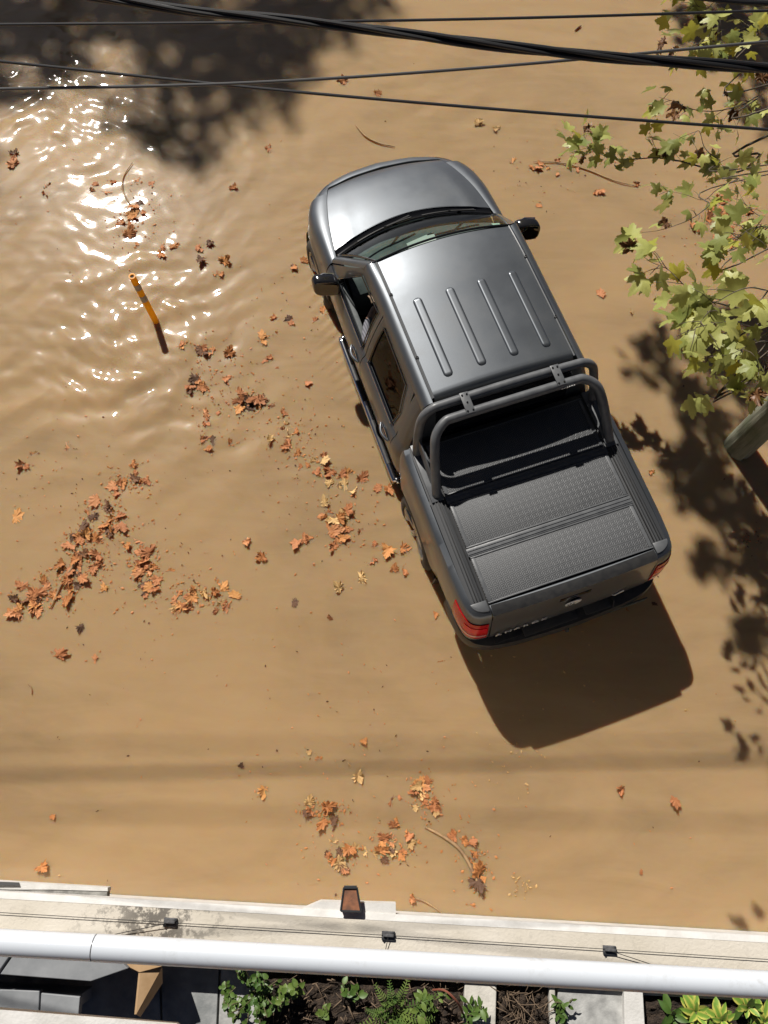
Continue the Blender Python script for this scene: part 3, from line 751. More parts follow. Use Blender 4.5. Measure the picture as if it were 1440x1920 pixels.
bumper = MB().grid(rb, 60, 14).build('rear_bumper', M_blk, truck, solid=.02, out=lambda p: Vector((0, 1.0, .6)))
MB().box((-.17, .04, .728), (.50, .10, .014)).build('step_pad', M_step, bumper, bevel=.004)
MB().box((.28, .04, .728), (.24, .10, .014)).build('step_pad', M_step, bumper, bevel=.004)
MB().box((-.57, .06, .727), (.24, .09, .010)).build('bumper_top', M_blk, bumper, bevel=.004)
MB().tube([(.42, -.02, .70), (.44, .03, .738), (.44, .09, .73)], .008, 6).build('bumper_rib', M_blk, bumper)
MB().tube([(-.01, .0, .62), (-.01, -.055, .60), (-.01, -.06, .58)], .022, 8).build('tow_hook_cover', M_blk, bumper)
MB().box((.60, -.03, .60), (.34, .012, .11)).build('number_plate', pmat('plate_dark', (.05, .06, .055), .4), bumper, bevel=.003)  # plate in one even dark colour

# --- mirrors
for sd in (-1, 1):
    c = Vector((sd * 1.035, 3.675, 1.185)); mb = MB()
    def mir(i, j, c=c, sd=sd):
        th = 2 * math.pi * i; ph = -math.pi / 2 + math.pi * j
        pw = lambda v, e: math.copysign(abs(v) ** e, v)
        x = pw(math.cos(ph), .55) * pw(math.cos(th), .55); z = pw(math.cos(ph), .55) * pw(math.sin(th), .6); y = pw(math.sin(ph), .7)
        y = max(y, -.55)
        return Vector((c.x + x * .125, c.y + y * .085 - .03 * sd * x * sd, c.z + z * .108 + .01 * x * sd))
    mb.grid(mir, 32, 18)
    mo = mb.build('wing_mirror', M_gloss, truck, out=lambda p: c, auto=False)
    gl = MB().grid(lambda i, j: (c.x + (2 * i - 1) * .098 * (1 - .12 * abs(2 * j - 1) ** 3), c.y - .052 - .03 * (2 * i - 1), c.z + (2 * j - 1) * .078 * (1 - .12 * abs(2 * i - 1) ** 3)), 10, 8)
    gl.build('mirror_glass', pmat('mirror_glass', (.10, .10, .10), .03, 1.0), mo, out=lambda p: c)
    MB().tube([(sd * .86, 3.72, 1.12), (sd * .91, 3.71, 1.13), (sd * .96, 3.69, 1.15)], [.042, .034, .04], 10).build('mirror_arm', M_gloss, mo)
    MB().tube([(c.x - .10, c.y + .05, c.z + .085), (c.x, c.y + .065, c.z + .095), (c.x + .10, c.y + .04, c.z + .085)], .008, 6).build('mirror_trim', M_chr, mo)

# --- side steps and sills
for sd in (-1, 1):
    MB().grid(lambda i, j: (sd * (.885 - .02 * j + .01 * math.sin(math.pi * j)), 1.80 + 2.13 * i, .475 - .15 * j), 20, 5).build('sill', M_blk, truck, solid=.02, out=centre)
    stp = MB().tube(catmull([(sd * .88, 1.86, .37), (sd * .93, 1.87, .37), (sd * .947, 1.93, .37), (sd * .95, 2.7, .37), (sd * .95, 3.48, .37), (sd * .935, 3.56, .37), (sd * .87, 3.58, .37)], 6), .037, 14).build('side_step', M_chr, truck, auto=False)
    for (a, c) in ((2.05, 2.55), (2.78, 3.22)):
        MB().grid(lambda i, j: (sd * (.95 + .040 * math.cos(R(60 + 60 * j))), a + (c - a) * i, .37 + .040 * math.sin(R(60 + 60 * j))), 6, 8).build('step_tread', M_blk, stp, solid=.004, out=lambda p: Vector((sd * .95, p.y, .37)))
    for yy in (2.0, 2.68, 3.4): MB().box((sd * .90, yy, .375), (.10, .05, .03)).build('step_bracket', M_blk, stp)

# --- wheels and wheel wells
def wheel(x, y):
    sd = 1 if x > 0 else -1
    w = bpy.data.objects.new('wheel', None); COL.objects.link(w); w.parent = truck; w.location = (x, y, .385)
    h = .125
    MB().lathe([(-h, .27), (-h - .004, .30), (-h, .345), (-h + .02, .372), (-h + .045, .383), (0, .386), (h - .045, .383), (h - .02, .372), (h, .345), (h + .004, .30), (h, .27)], n=48).build('tyre', M_rub, w)
    rm = MB().lathe([(sd * .118, .268), (sd * .122, .258), (sd * .100, .236), (sd * .02, .225), (-sd * .11, .24), (-sd * .118, .268)], n=40).build('rim', M_alloy, w)
    sp = MB()
    for k in range(5):
        for q in (-.13, .13):
            a = 2 * math.pi * k / 5 + q; b2 = 2 * math.pi * k / 5 + q * .45
            sp.tube([(sd * .075, .05 * math.cos(b2), .05 * math.sin(b2)), (sd * .092, .14 * math.cos(a * .4 + b2 * .6), .14 * math.sin(a * .4 + b2 * .6)), (sd * .098, .243 * math.cos(a), .243 * math.sin(a))], [.03, .022, .022], 8)
    sp.build('spokes', M_alloy, w)
    MB().lathe([(sd * .10, 0), (sd * .10, .03), (sd * .085, .065), (0, .07)], n=24).build('hub_cap', M_alloy, w)
    MB().lathe([(0, 0), (0, .22)], n=24).build('brake_disc', M_blk, w)
for sd in (-1, 1):
    for ya in (RA, FA):
        wheel(sd * .842, ya)
        MB().grid(lambda i, j: (sd * (.55 + .38 * j), ya + (AR + .012) * math.cos(math.pi * (1.06 * i - .03)), .385 + (AR + .012) * math.sin(math.pi * (1.06 * i - .03))), 20, 3).build('wheel_arch_liner', M_blk, truck)
    MB().box((sd * .83, .78, .42), (.24, .015, .30), (.12, 0, 0)).build('mudflap', M_blk, truck)
# --- underbody and floor
MB().box((0, 2.6, .50), (1.10, 4.5, .12)).box((0, 2.9, .53), (1.70, 1.85, .06)).box((0, 1.0, .62), (1.45, 1.5, .04)).build('chassis_light_block', M_void, truck)  # plain black boxes in place of the chassis, added to block light
MB().box((0, 1.78, .86), (1.6, .03, .72)).build('bed_bulkhead', M_blk, truck)
MB().box((0, 4.02, .80), (1.55, .03, .60)).build('firewall', M_void, truck)

# --- cabin
cabin = truck
def dsh(i, j):
    u = 2 * i - 1; y = 3.52 + .70 * j - .17 * u * u * j
    z = 1.02 + .09 * math.sin(min(1, j * 2.2) * math.pi / 2) + (.04 * math.exp(-((u + .48) / .22) ** 2) * (1 - j))
    if j < .08: z -= .25 * (1 - j / .08)
    return (u * .80, y, z)
MB().grid(dsh, 24, 24).build('dashboard', M_dash, cabin, solid=.02, out=lambda p: Vector((0, p.y, .5)))
MB().add([Vector((-.12 + .3 * a, 3.78 + .16 * c + .05 * a, 1.125)) for a, c in ((0, 0), (1, 0), (1, 1), (0, 1))], [(0, 1, 2, 3)]).build('dash_reflection', pmat('dash_reflection', (.7, .7, .66), .7), cabin, solid=.002)  # pale sheet standing in for a reflection on the windscreen
def torus(c, Rr, r, tilt):
    M = Euler((tilt, 0, 0)).to_matrix(); return [M @ Vector((Rr * math.cos(t), Rr * math.sin(t), 0)) + Vector(c) for t in [2 * math.pi * k / 28 for k in range(29)]]
swc = Vector((-.38, 3.42, 1.06)); swm = MB().tube(torus(swc, .19, .015, R(62)), .016, 8)
for a in (20, 160, 270):
    M = Euler((R(62), 0, 0)).to_matrix(); swm.tube([swc, M @ Vector((.18 * math.cos(R(a)), .18 * math.sin(R(a)), 0)) + swc], .016, 6)
swm.tube([swc, swc + Vector((0, .28, -.16))], .03, 8)
swm.build('steering_wheel', M_blk, cabin)
def cushion(name, c, d, rot, par): return MB().box(c, d, rot).build(name, M_cloth, par, bevel=.05, seg=4)
for sx in (-.38, .38):
    s = cushion('seat', (sx, 2.98, .78), (.50, .52, .16), (R(6), 0, 0), cabin)
    cushion('seat_back', (sx, 2.66, 1.09), (.48, .14, .62), (R(-14), 0, 0), s); cushion('headrest', (sx, 2.53, 1.45), (.27, .09, .17), (R(-10), 0, 0), s)
rs = cushion('rear_seat', (0, 2.15, .76), (1.4, .46, .16), (R(4), 0, 0), cabin); cushion('rear_seat_back', (0, 1.93, 1.06), (1.4, .12, .58), (R(-8), 0, 0), rs)
cushion('headrest', (-.42, 1.90, 1.42), (.26, .08, .15), (0, 0, 0), rs)
cushion('headrest', (.42, 1.90, 1.42), (.26, .08, .15), (0, 0, 0), rs)
# inner door cards
for sd in (-1, 1):
    for (a, c) in ((2.88, 3.90), (2.01, 2.84)):
        MB().box((sd * .855, (a + c) / 2, .83), (.05, c - a, .58)).build('door_card', M_dash, cabin, bevel=.01)
# ---------------------------------------------------------------- driver, seated, left elbow on the window sill
M_skin = vary(pmat('skin', (.42, .25, .17), .5), (.40, .23, .155), (.46, .28, .19), 12); bsdf(M_skin).inputs['Subsurface Weight'].default_value = .1
M_shirt = pmat('grey_striped_shirt', (.13, .13, .15), .9)
nb = NB(M_shirt); tc = nb.n('ShaderNodeTexCoord'); wv = nb.n('ShaderNodeTexWave'); wv.inputs['Scale'].default_value = 14; wv.inputs['Distortion'].default_value = 1.2; nb.l.new(tc.outputs['Object'], wv.inputs[0])
nb.l.new(nb.ramp(wv.outputs[0], [(.35, (.10, .10, .115)), (.6, (.20, .20, .225))]), bsdf(M_shirt).inputs['Base Color'])
M_jeans = vary(pmat('dark_trousers', (.03, .035, .05), .9), (.025, .03, .045), (.05, .055, .07), 30)
M_hair = pmat('dark_hair', (.015, .012, .010), .6)
def skin_mesh(name, nodes, edges, root, mat, parent=None, levels=2):
    """nodes: (x, y, z, rx, ry)"""
    me = bpy.data.meshes.new(name); me.from_pydata([n[:3] for n in nodes], edges, [])
    o = bpy.data.objects.new(name, me); COL.objects.link(o)
    o.modifiers.new('skin', 'SKIN'); o.modifiers['skin'].use_smooth_shade = True
    if not me.skin_vertices:
        bpy.context.view_layer.objects.active = o; bpy.ops.mesh.customdata_skin_add()
    sv = me.skin_vertices[0].data
    for i, n in enumerate(nodes): sv[i].radius = (n[3], n[4] if len(n) > 4 else n[3]); sv[i].use_root = (i == root)
    sb_ = o.modifiers.new('sub', 'SUBSURF'); sb_.levels = levels; sb_.render_levels = levels
    dg = bpy.context.evaluated_depsgraph_get(); m2 = bpy.data.meshes.new_from_object(o.evaluated_get(dg)); o.modifiers.clear()
    o.data = m2; m2.materials.clear(); m2.materials.append(mat); m2.polygons.foreach_set('use_smooth', [True] * len(m2.polygons))
    if parent: o.parent = parent
    return o
px = -.40
N = [(px, 2.90, .92, .15, .12), (px, 2.86, 1.08, .15, .11), (px, 2.82, 1.24, .16, .11), (px, 2.80, 1.36, .13, .09), (px, 2.81, 1.44, .055), (px, 2.83, 1.50, .06), (px, 2.85, 1.57, .085, .10), (px, 2.85, 1.65, .075, .09),
     (px - .17, 2.80, 1.33, .07), (px - .36, 2.84, 1.20, .052), (px - .475, 2.97, 1.175, .045), (px - .40, 3.15, 1.16, .036), (px - .26, 3.33, 1.14, .028),
     (px + .18, 2.80, 1.33, .07), (px + .23, 2.98, 1.14, .05), (px + .20, 3.18, 1.08, .037), (px + .15, 3.36, 1.12, .028),
     (px - .10, 3.02, .91, .085), (px - .14, 3.36, .96, .062), (px - .14, 3.58, .66, .045), (px - .14, 3.70, .60, .04),
     (px + .10, 3.02, .91, .085), (px + .13, 3.36, .96, .062), (px + .13, 3.58, .66, .045), (px + .13, 3.70, .60, .04), (px, 2.93, 1.545, .022)]
E_ = [(0, 1), (1, 2), (2, 3), (3, 4), (4, 5), (5, 6), (6, 7), (2, 8), (8, 9), (9, 10), (10, 11), (11, 12), (2, 13), (13, 14), (14, 15), (15, 16), (0, 17), (17, 18), (18, 19), (19, 20), (0, 21), (21, 22), (22, 23), (23, 24), (6, 25)]
person = skin_mesh('person', N, E_, 0, M_skin)
person.location = TR_LOC; person.rotation_euler = (0, 0, TR_RZ)
tag(person, 'driver in a grey striped shirt with an elbow on the open window of the pickup', 'person')
me = person.data; me.materials.append(M_shirt); me.materials.append(M_jeans); me.materials.append(M_hair)
for p in me.polygons:
    c = p.center
    if c.z > 1.60 or (c.z > 1.52 and c.y < 2.82): p.material_index = 3
    elif c.z < 1.0 and c.y > 2.86 and c.z < 1.02 and not (c.y > 3.05 and c.z > 1.03): p.material_index = 2
    elif c.z < 1.43 and not (c.y > 3.20): p.material_index = 1
    if c.y > 3.25 and c.z < 1.03: p.material_index = 2
for (cx, cy, cz, sd) in ((px - .25, 3.35, 1.14, -1), (px + .14, 3.38, 1.125, 1)):
    nodes = [(cx, cy, cz, .03, .016), (cx, cy + .05, cz + .012, .036, .014)]; ed = [(0, 1)]
    for k in range(4):
        b0 = len(nodes); fx = cx + (k - 1.5) * .019; L = (.9, 1.0, .95, .75)[k]
        nodes += [(fx, cy + .085, cz + .018, .009), (fx, cy + .085 + .03 * L, cz + .006, .0085), (fx, cy + .075 + .035 * L, cz - .020, .008)]
        ed += [(1, b0), (b0, b0 + 1), (b0 + 1, b0 + 2)]
    b0 = len(nodes); nodes += [(cx - sd * .035, cy + .025, cz + .004, .011), (cx - sd * .05, cy + .055, cz - .006, .009)]; ed += [(0, b0), (b0, b0 + 1)]
    skin_mesh('hand', nodes, ed, 0, M_skin, person, 1)
# ---------------------------------------------------------------- garden wall, pipe and terrace at the bottom of the picture
Z_COP = 2.2
M_stucco = pmat('beige_stucco', (.62, .56, .47), .9)
nb = NB(M_stucco); tc = nb.n('ShaderNodeTexCoord'); ob = tc.outputs['Object']
g1 = nb.noise(ob, 3, 6, .6); g2 = nb.noise(ob, 60, 4, .6); g3 = nb.noise(ob, 14, 7, .75)
base = nb.ramp(g1, [(.3, (.60, .545, .45)), (.65, (.70, .645, .555))])
sp = nb.n('ShaderNodeSeparateXYZ'); nb.l.new(ob, sp.inputs[0])
sx = nb.m('DIVIDE', nb.m('ADD', sp.outputs[0], 1.22), .33); patch = nb.m('POWER', 2.7, nb.m('MULTIPLY', nb.m('MULTIPLY', sx, sx), -1.0))
mot = nb.ramp(nb.m('ADD', g3, nb.m('MULTIPLY', patch, .12)), [(.56, (0, 0, 0)), (.63, (1, 1, 1))])
mot2 = nb.m('MULTIPLY', mot, nb.m('ADD', nb.m('MULTIPLY', patch, .85), .13))
nb.l.new(nb.mix(mot2, base, (.16, .145, .125)), bsdf(M_stucco).inputs['Base Color'])
nb.l.new(nb.bump(nb.m('ADD', g2, nb.m('MULTIPLY', g3, .6)), .5, .006), bsdf(M_stucco).inputs['Normal'])
M_whitep = vary(pmat('white_wall_paint', (.68, .665, .63), .7), (.60, .585, .55), (.72, .705, .675), 9, bump=.25, bscale=70)
M_dirtshade = vary(pmat('dirty_shade_concrete', (.3, .29, .27), .9), (.20, .195, .18), (.38, .37, .34), 16, bump=.4)

def strip(pa, pb, z, ext=1.6):
    A, B = at(*pa, z), at(*pb, z); d = (B - A).normalized(); return A - d * ext, B + d * ext
o0, o1 = strip((0, 1672), (1440, 1755), Z_COP); dwall = (o1 - o0).normalized(); nwall = Vector((dwall.y, -dwall.x, 0))   # nwall: away from the street
if nwall.y > 0: nwall = -nwall
wall = thing('garden_wall', 'low stucco wall with beige top and white painted edge along the flooded street', 'wall')
def sweep(profile, name, mat, par, a=o0, b=o1, bev=0):
    """profile: (distance from outer edge towards the house, height)"""
    vs = [a + nwall * d + Vector((0, 0, h - a.z)) for d, h in profile] + [b + nwall * d + Vector((0, 0, h - b.z)) for d, h in profile]
    k = len(profile); fs = [(i, (i + 1) % k, (i + 1) % k + k, i + k) for i in range(k)] + [tuple(reversed(range(k))), tuple(range(k, 2 * k))]
    mb = MB().add(vs, fs); bm = bmesh.new()
    return mb.build(name, mat, par, smooth=False, out=lambda p: (a + b) / 2 + nwall * .2 - Vector((0, 0, .1)), bevel=bev)
sweep([(.036, Z_COP), (.30, Z_COP), (.30, Z_COP - .09), (.036, Z_COP - .09)], 'coping', M_stucco, wall)
sweep([(0, Z_COP - .012), (.0345, Z_COP - .001), (.0345, Z_COP - .085), (0, Z_COP - .075)], 'painted_edge', M_whitep, wall)
sweep([(.25, Z_COP - .091), (.30, Z_COP - .091), (.30, -.24), (.25, -.24)], 'wall_body', M_whitep, wall)
# thicker white ledge carrying the rusty lamp
ld = [at(u, v, Z_COP - .02) for u, v in ((562, 1706), (600, 1690), (742, 1694), (742, 1722), (560, 1722))]
MB().prism(ld, .09).build('ledge', M_whitep, wall, smooth=False)
# chipped corner block at the left end
lb = [at(u, v, Z_COP - .10) for u, v in ((-150, 1644), (0, 1652), (100, 1658), (202, 1664), (202, 1671), (100, 1668), (20, 1668), (-150, 1664))]
blk = thing('concrete_kerb', 'pale chipped concrete kerb with a grimy face coloured dark as shade left of the wall', 'kerb')
MB().prism(lb, .06).build('top', M_whitep, blk, smooth=False)
lf = [at(u, v, Z_COP - .105) for u, v in ((-150, 1658), (20, 1666), (201, 1670), (200, 1700), (-150, 1690))]
MB().prism(lf, .05).build('face', M_dirtshade, blk, smooth=False)  # dark concrete colour stands in for the shaded gap beside the wall
gr = [at(u, v, Z_COP - .085) for u, v in ((-60, 1651), (34, 1655), (36, 1660), (-60, 1660))]
MB().prism(gr, .02).build('metal_strip', pmat('grey_metal', (.12, .12, .12), .5, .6), blk, smooth=False)
# rusty lamp
M_rust = vary(pmat('rusty_metal', (.26, .12, .07), .75), (.17, .085, .055), (.36, .15, .075), 22, bump=.2)
M_dkm = pmat('dark_metal_edge', (.05, .055, .06), .5, .5)
lamp = thing('wall_lamp', 'small rusty tapered metal lamp on the white ledge of the wall', 'lamp')
zt = Z_COP + .01
T = [at(u, v, zt + (.05 if v < 1680 else .03)) for u, v in ((639, 1708), (645, 1664), (669, 1664), (677, 1709))]
MB().prism(T, .045).build('shell', M_rust, lamp, smooth=False)
for a, c in ((0, 1), (1, 2), (2, 3), (3, 0)): MB().tube([T[a], T[c]], .006 if (a, c) != (1, 2) else .010, 6).build('frame_bar', M_dkm, lamp)
# wire holders and the thin fence wire
M_hold = vary(pmat('dark_slate', (.08, .08, .085), .8), (.05, .05, .053), (.14, .14, .145), 30, bump=.3)
wpts = [(-200, 1699), (0, 1711), (320, 1730), (728, 1754), (1142, 1780), (1440, 1799), (1640, 1812)]
fw = MB().tube([at(u, v, Z_COP + .016) for u, v in wpts], .0018, 6).build('fence_wire', M_wire)
tag(fw, 'thin taut wire running along the top of the wall', 'wire')
for i, (u, v, lab, guy) in enumerate(((320, 1729, 'dark wire holder on the mottled stained stretch of wall top', (215, 1752)), (728, 1754, 'dark wire holder on the wall top below the rusty lamp', (722, 1786)), (1142, 1781, 'dark wire holder at the right end of the wall top', (1242, 1815)))):
    c = at(u, v, Z_COP); h = thing('wire_holder', lab, 'wire holder', c, math.atan2(dwall.y, dwall.x), 'wire holders on the wall')
    MB().box((0, 0, .008), (.074, .046, .012)).build('plate', M_hold, h, bevel=.003)
    MB().box((0, .004, .024), (.060, .014, .022)).build('clamp', M_hold, h, bevel=.003)
    MB().lathe([(0, 0), (0, .006), (.008, .006), (.008, 0)], (.03, .015, .015), 'z', 8).build('bolt', M_dkm, h); MB().lathe([(0, 0), (0, .006), (.008, .006), (.008, 0)], (-.03, -.015, .015), 'z', 8).build('bolt', M_dkm, h)
    g = at(*guy, Z_COP + .012) - c; Mi = Matrix.Rotation(-math.atan2(dwall.y, dwall.x), 3, 'Z')
    MB().tube([(0, 0, .03), Mi @ g], .0022, 5).build('stay_wire', M_wire, h)
# white pipe
M_pipe = vary(pmat('white_pvc', (.64, .68, .73), .3, coat=.3), (.61, .65, .70), (.67, .71, .75), 3)
nb = NB(M_pipe); tc = nb.n('ShaderNodeTexCoord'); g = nb.noise(tc.outputs['Object'], 7, 8, .7); g2 = nb.noise(tc.outputs['Object'], 45, 5, .7)
gr_ = nb.m('MULTIPLY', nb.ramp(g, [(.5, (0, 0, 0)), (.75, (1, 1, 1))]), nb.ramp(g2, [(.45, (0, 0, 0)), (.7, (.6, .6, .6))]))
nb.l.new(nb.mix(gr_, (.64, .68, .73), (.36, .34, .30)), bsdf(M_pipe).inputs['Base Color']); nb.l.new(nb.ramp(g, [(.3, (.25,) * 3), (.7, (.45,) * 3)]), bsdf(M_pipe).inputs['Roughness'])
p0, p1 = at(-260, 1752.5, 4.2), at(1700, 1861, 4.2)
pipe = thing('white_pipe', 'long white round pipe running across the bottom of the picture', 'pipe')
pj = at(178, 1776, 4.2); dd = (p1 - p0).normalized(); pj = p0 + dd * (pj - p0).dot(dd)
MB().tube([p0, pj - dd * .002], .0405, 32).build('tube', M_pipe, pipe); MB().tube([pj + dd * .002, p1], .0412, 32).build('tube', M_pipe, pipe)
MB().tube([pj - dd * .003, pj + dd * .003], .0395, 32).build('joint', M_hold, pipe)
# balcony edge in the bottom left corner
sl_ = [at(u, v, 4.0) for u, v in ((-300, 1872), (0, 1893), (330, 1921), (420, 1990), (-300, 1990))]
bal = MB().prism(sl_, .03).build('balcony_edge', M_whitep, smooth=False); tag(bal, 'white plastered balcony edge in the bottom left corner', 'balcony')

# terrace floor of stone tiles
ZF = 2.0
M_tile = vary(pmat('grey_stone_tile', (.27, .28, .28), .75), (.20, .21, .21), (.34, .345, .34), 9, 8, bump=.3, bscale=40)
M_tile2 = vary(pmat('pale_stone_tile', (.40, .40, .39), .75), (.28, .28, .27), (.48, .48, .46), 14, 8, bump=.3, bscale=40)
M_conc = vary(pmat('pale_concrete', (.55, .52, .46), .85), (.44, .42, .37), (.62, .59, .53), 10, bump=.3, bscale=50)
tf = [at(u, v, ZF - .03) for u, v in ((-400, 1700), (1800, 1830), (1800, 2150), (-400, 2150))]
terr = MB().prism(tf, .4).build('terrace', M_dirtshade, smooth=False); terr['kind'] = 'structure'
def slab(poly, z, dep, name, mat, par=None, bev=.004):
    return MB().prism([at(u, v, z) for u, v in poly], dep).build(name, mat, par, smooth=False, bevel=bev)
for poly, m in (([(-300, 1760), (296, 1770), (302, 1960), (-300, 1960)], M_tile), ([(300, 1770), (412, 1776), (404, 1960), (306, 1960)], M_tile), ([(416, 1776), (500, 1780), (490, 1960), (408, 1960)], M_tile2),
                ([(1045, 1800), (1168, 1806), (1172, 1960), (1048, 1960)], M_tile2)):
    slab(poly, ZF + (.15 if poly[0][0] > 1000 else 0), .028 + (.15 if poly[0][0] > 1000 else 0), 'tile', m, terr)
# grey chest, low block, cardboard
M_grey = vary(pmat('grey_board', (.24, .25, .26), .6), (.21, .22, .23), (.29, .30, .31), 6, bump=.1)
ch = thing('storage_chest', 'dark grey lidded chest under the white pipe at the bottom left', 'chest')
slab([(-160, 1760), (38, 1764), (-6, 1826), (-160, 1818)], 2.420, .04, 'lid', M_grey, ch); slab([(44, 1764), (192, 1768), (240, 1816), (170, 1840), (0, 1827)], 2.420, .04, 'lid', M_grey, ch)
slab([(-160, 1764), (190, 1772), (232, 1816), (168, 1837), (-160, 1816)], 2.375, .43, 'body', M_grey, ch)
lbk = thing('low_bench', 'low grey bench slab behind the dark chest, beside the balcony edge', 'bench')
slab([(-160, 1850), (74, 1858), (72, 1900), (-160, 1894)], 2.33, .05, 'board', M_grey, lbk); slab([(77, 1862), (150, 1869), (147, 1902), (75, 1901)], 2.327, .05, 'board', M_grey, lbk)
slab([(-160, 1856), (140, 1872), (138, 1896), (-160, 1888)], 2.275, .28, 'base', M_grey, lbk)
M_card = vary(pmat('cardboard', (.42, .27, .14), .85), (.38, .24, .12), (.47, .31, .17), 12)
cbx = thing('cardboard_box', 'open brown cardboard box standing beside the grey chest', 'box')
def wallp(a, c, z, h, name):
    A, B = at(*a, z), at(*c, z); MB().add([A, B, B - Vector((0, 0, h)), A - Vector((0, 0, h))], [(0, 1, 2, 3)]).build(name, M_card, cbx, solid=.006, smooth=False)
wallp((214, 1798), (262, 1822), 2.360, .40, 'side'); wallp((262, 1822), (254, 1902), 2.360, .40, 'side'); wallp((303, 1812), (214, 1798), 2.360, .40, 'side')
F_ = [at(262, 1821, 2.362), at(303, 1812, 2.330), at(304, 1842, 2.240), at(262, 1906, 2.260), at(254, 1901, 2.362)]
MB().add(F_, [(0, 1, 2, 3, 4)]).build('flap', M_card, cbx, solid=.006, smooth=False)
F_ = [at(214, 1797, 2.362), at(276, 1803, 2.375), at(303, 1811, 2.360), at(262, 1822, 2.364)]
MB().add(F_, [(0, 1, 2, 3)]).build('flap', M_card, cbx, solid=.006, smooth=False)
# planters
M_soil = vary(pmat('dark_soil', (.035, .024, .016), .95), (.018, .012, .009), (.075, .05, .032), 26, 8, bump=1.0, bscale=60, bdist=.03)
def planter(label, soil, rims):
    t = thing('planter', label, 'planter', group='planters on the terrace')
    P = [at(u, v, ZF + .12) for u, v in soil]
    # lumpy soil bed
    def sg(i, j):
        a = P[0].lerp(P[1], i); c = P[3].lerp(P[2], i); q = a.lerp(c, j); q.z += .018 * math.sin(i * 23 + j * 9) * math.sin(j * 17 + i * 5) + random.uniform(-.012, .012); return q
    MB().grid(sg, 40, 30).build('soil', M_soil, t, auto=False)
    for k, rm in enumerate(rims): slab(rm, ZF + .16 + .002 * k, .2, 'rim', M_conc, t, .006)
    return t
planter('long planter with a fern and leafy shrubs, bottom centre', [(488, 1800), (872, 1822), (868, 1975), (484, 1975)], [[(505, 1795), (872, 1818), (872, 1839), (505, 1822)], [(872, 1820), (932, 1823), (928, 1975), (868, 1975)]])
planter('narrow planter of dry brown soil beside the square stone slab', [(930, 1825), (1034, 1832), (1034, 1975), (928, 1975)], [[(934, 1820), (1034, 1826), (1034, 1850), (934, 1846)], [(1030, 1850), (1041, 1851), (1044, 1975), (1032, 1975)]])
planter('planter with yellow variegated plants in the bottom right corner', [(1200, 1845), (1600, 1866), (1600, 1985), (1204, 1985)], [[(1205, 1838), (1600, 1860), (1600, 1888), (1205, 1866)]])
post = slab([(1170, 1830), (1204, 1832), (1212, 1970), (1172, 1970)], ZF + .2, .2, 'white_pillar', M_whitep); tag(post, 'short white pillar between the stone slab and the corner planter', 'pillar')

# plants
M_lf1 = vary(pmat('plant_leaf', (.07, .13, .022), .5), (.045, .10, .016), (.11, .175, .032), 8, coord='Object')
M_lf2 = vary(pmat('light_plant_leaf', (.11, .17, .03), .5), (.08, .135, .024), (.16, .22, .045), 8)
M_var = pmat('variegated_leaf', (.45, .45, .08), .45)
nb = NB(M_var); tc = nb.n('ShaderNodeTexCoord'); spx = nb.n('ShaderNodeSeparateXYZ'); nb.l.new(tc.outputs['Object'], spx.inputs[0])
gq = nb.m('ADD', nb.m('ABSOLUTE', spx.outputs[0]), nb.m('MULTIPLY', nb.noise(tc.outputs['Object'], 60, 3), .012))
nb.l.new(nb.ramp(gq, [(.012, (.16, .28, .04)), (.02, (.50, .47, .10))]), bsdf(M_var).inputs['Base Color'])
M_stem = pmat('plant_stem', (.10, .09, .04), .8); M_twig = pmat('dry_twig', (.16, .11, .07), .85)
def oval(L, W, fold=.25, droop=.2, n=5):
    """pointed oval leaf along +y, real folded surface"""
    vs = []; fs = []
    for i in range(n + 1):
        t = i / n; w = W * math.sin(math.pi * min(1, t * .97 + .03)) ** .8; y = L * t; z = -droop * L * t * t
        vs += [(-w, y, z + fold * w), (0, y, z), (w, y, z + fold * w)]
    for i in range(n):
        a = i * 3; fs += [(a, a + 1, a + 4, a + 3), (a + 1, a + 2, a + 5, a + 4)]
    return vs, fs
def put(mb, leaf, loc, yaw, pitch, roll=0, sc=1):
    M = Matrix.Translation(loc) @ Euler((pitch, roll, yaw), 'XYZ').to_matrix().to_4x4() @ Matrix.Scale(sc, 4)
    mb.add([M @ Vector(v) for v in leaf[0]], leaf[1])
def shrub(label, u, v, rad, h, nst, nl, L, W, mat, group=None):
    base = at(u, v, ZF + .12); t = thing('leafy_plant', label, 'plant', base, 0, 'plants in the planters')
    st = MB(); lf = MB(); leaf = oval(L, W)
    for s in range(nst):
        a = random.uniform(0, 6.28); r = rad * random.uniform(.3, 1); tip = Vector((r * math.cos(a), r * math.sin(a), h * random.uniform(.6, 1)))
        mid = tip * .5 + Vector((random.uniform(-.02, .02), random.uniform(-.02, .02), .03)); P = catmull([(0, 0, -.02), mid, tip], 5); st.tube(P, .0035, 5)
        for k in range(nl):
            p = P[min(len(P) - 1, int((.3 + .7 * k / nl) * len(P)))]
            put(lf, leaf, p, random.uniform(0, 6.28), random.uniform(-.2, .6), random.uniform(-.4, .4), random.uniform(.6, 1.15))
    st.build('stem', M_stem, t, auto=False); o = lf.build('foliage', mat, t, auto=False); o['kind'] = 'stuff'
    return t
shrub('small round leaved plant creeping over the stone left of the fern planter', 428, 1868, .09, .12, 8, 7, .034, .013, M_lf1)
shrub('bushy dark green shrub at the left end of the long planter', 487, 1850, .16, .3, 26, 9, .034, .012, M_lf1)
shrub('light green seedling with upright leaves in the long planter', 545, 1850, .09, .24, 7, 7, .05, .016, M_lf2)
shrub('tiny bright green seedling in the soil of the long planter', 612, 1890, .035, .12, 4, 5, .04, .016, M_lf2)
shrub('low green plant at the top edge of the long planter', 660, 1845, .07, .10, 5, 5, .045, .015, M_lf1)
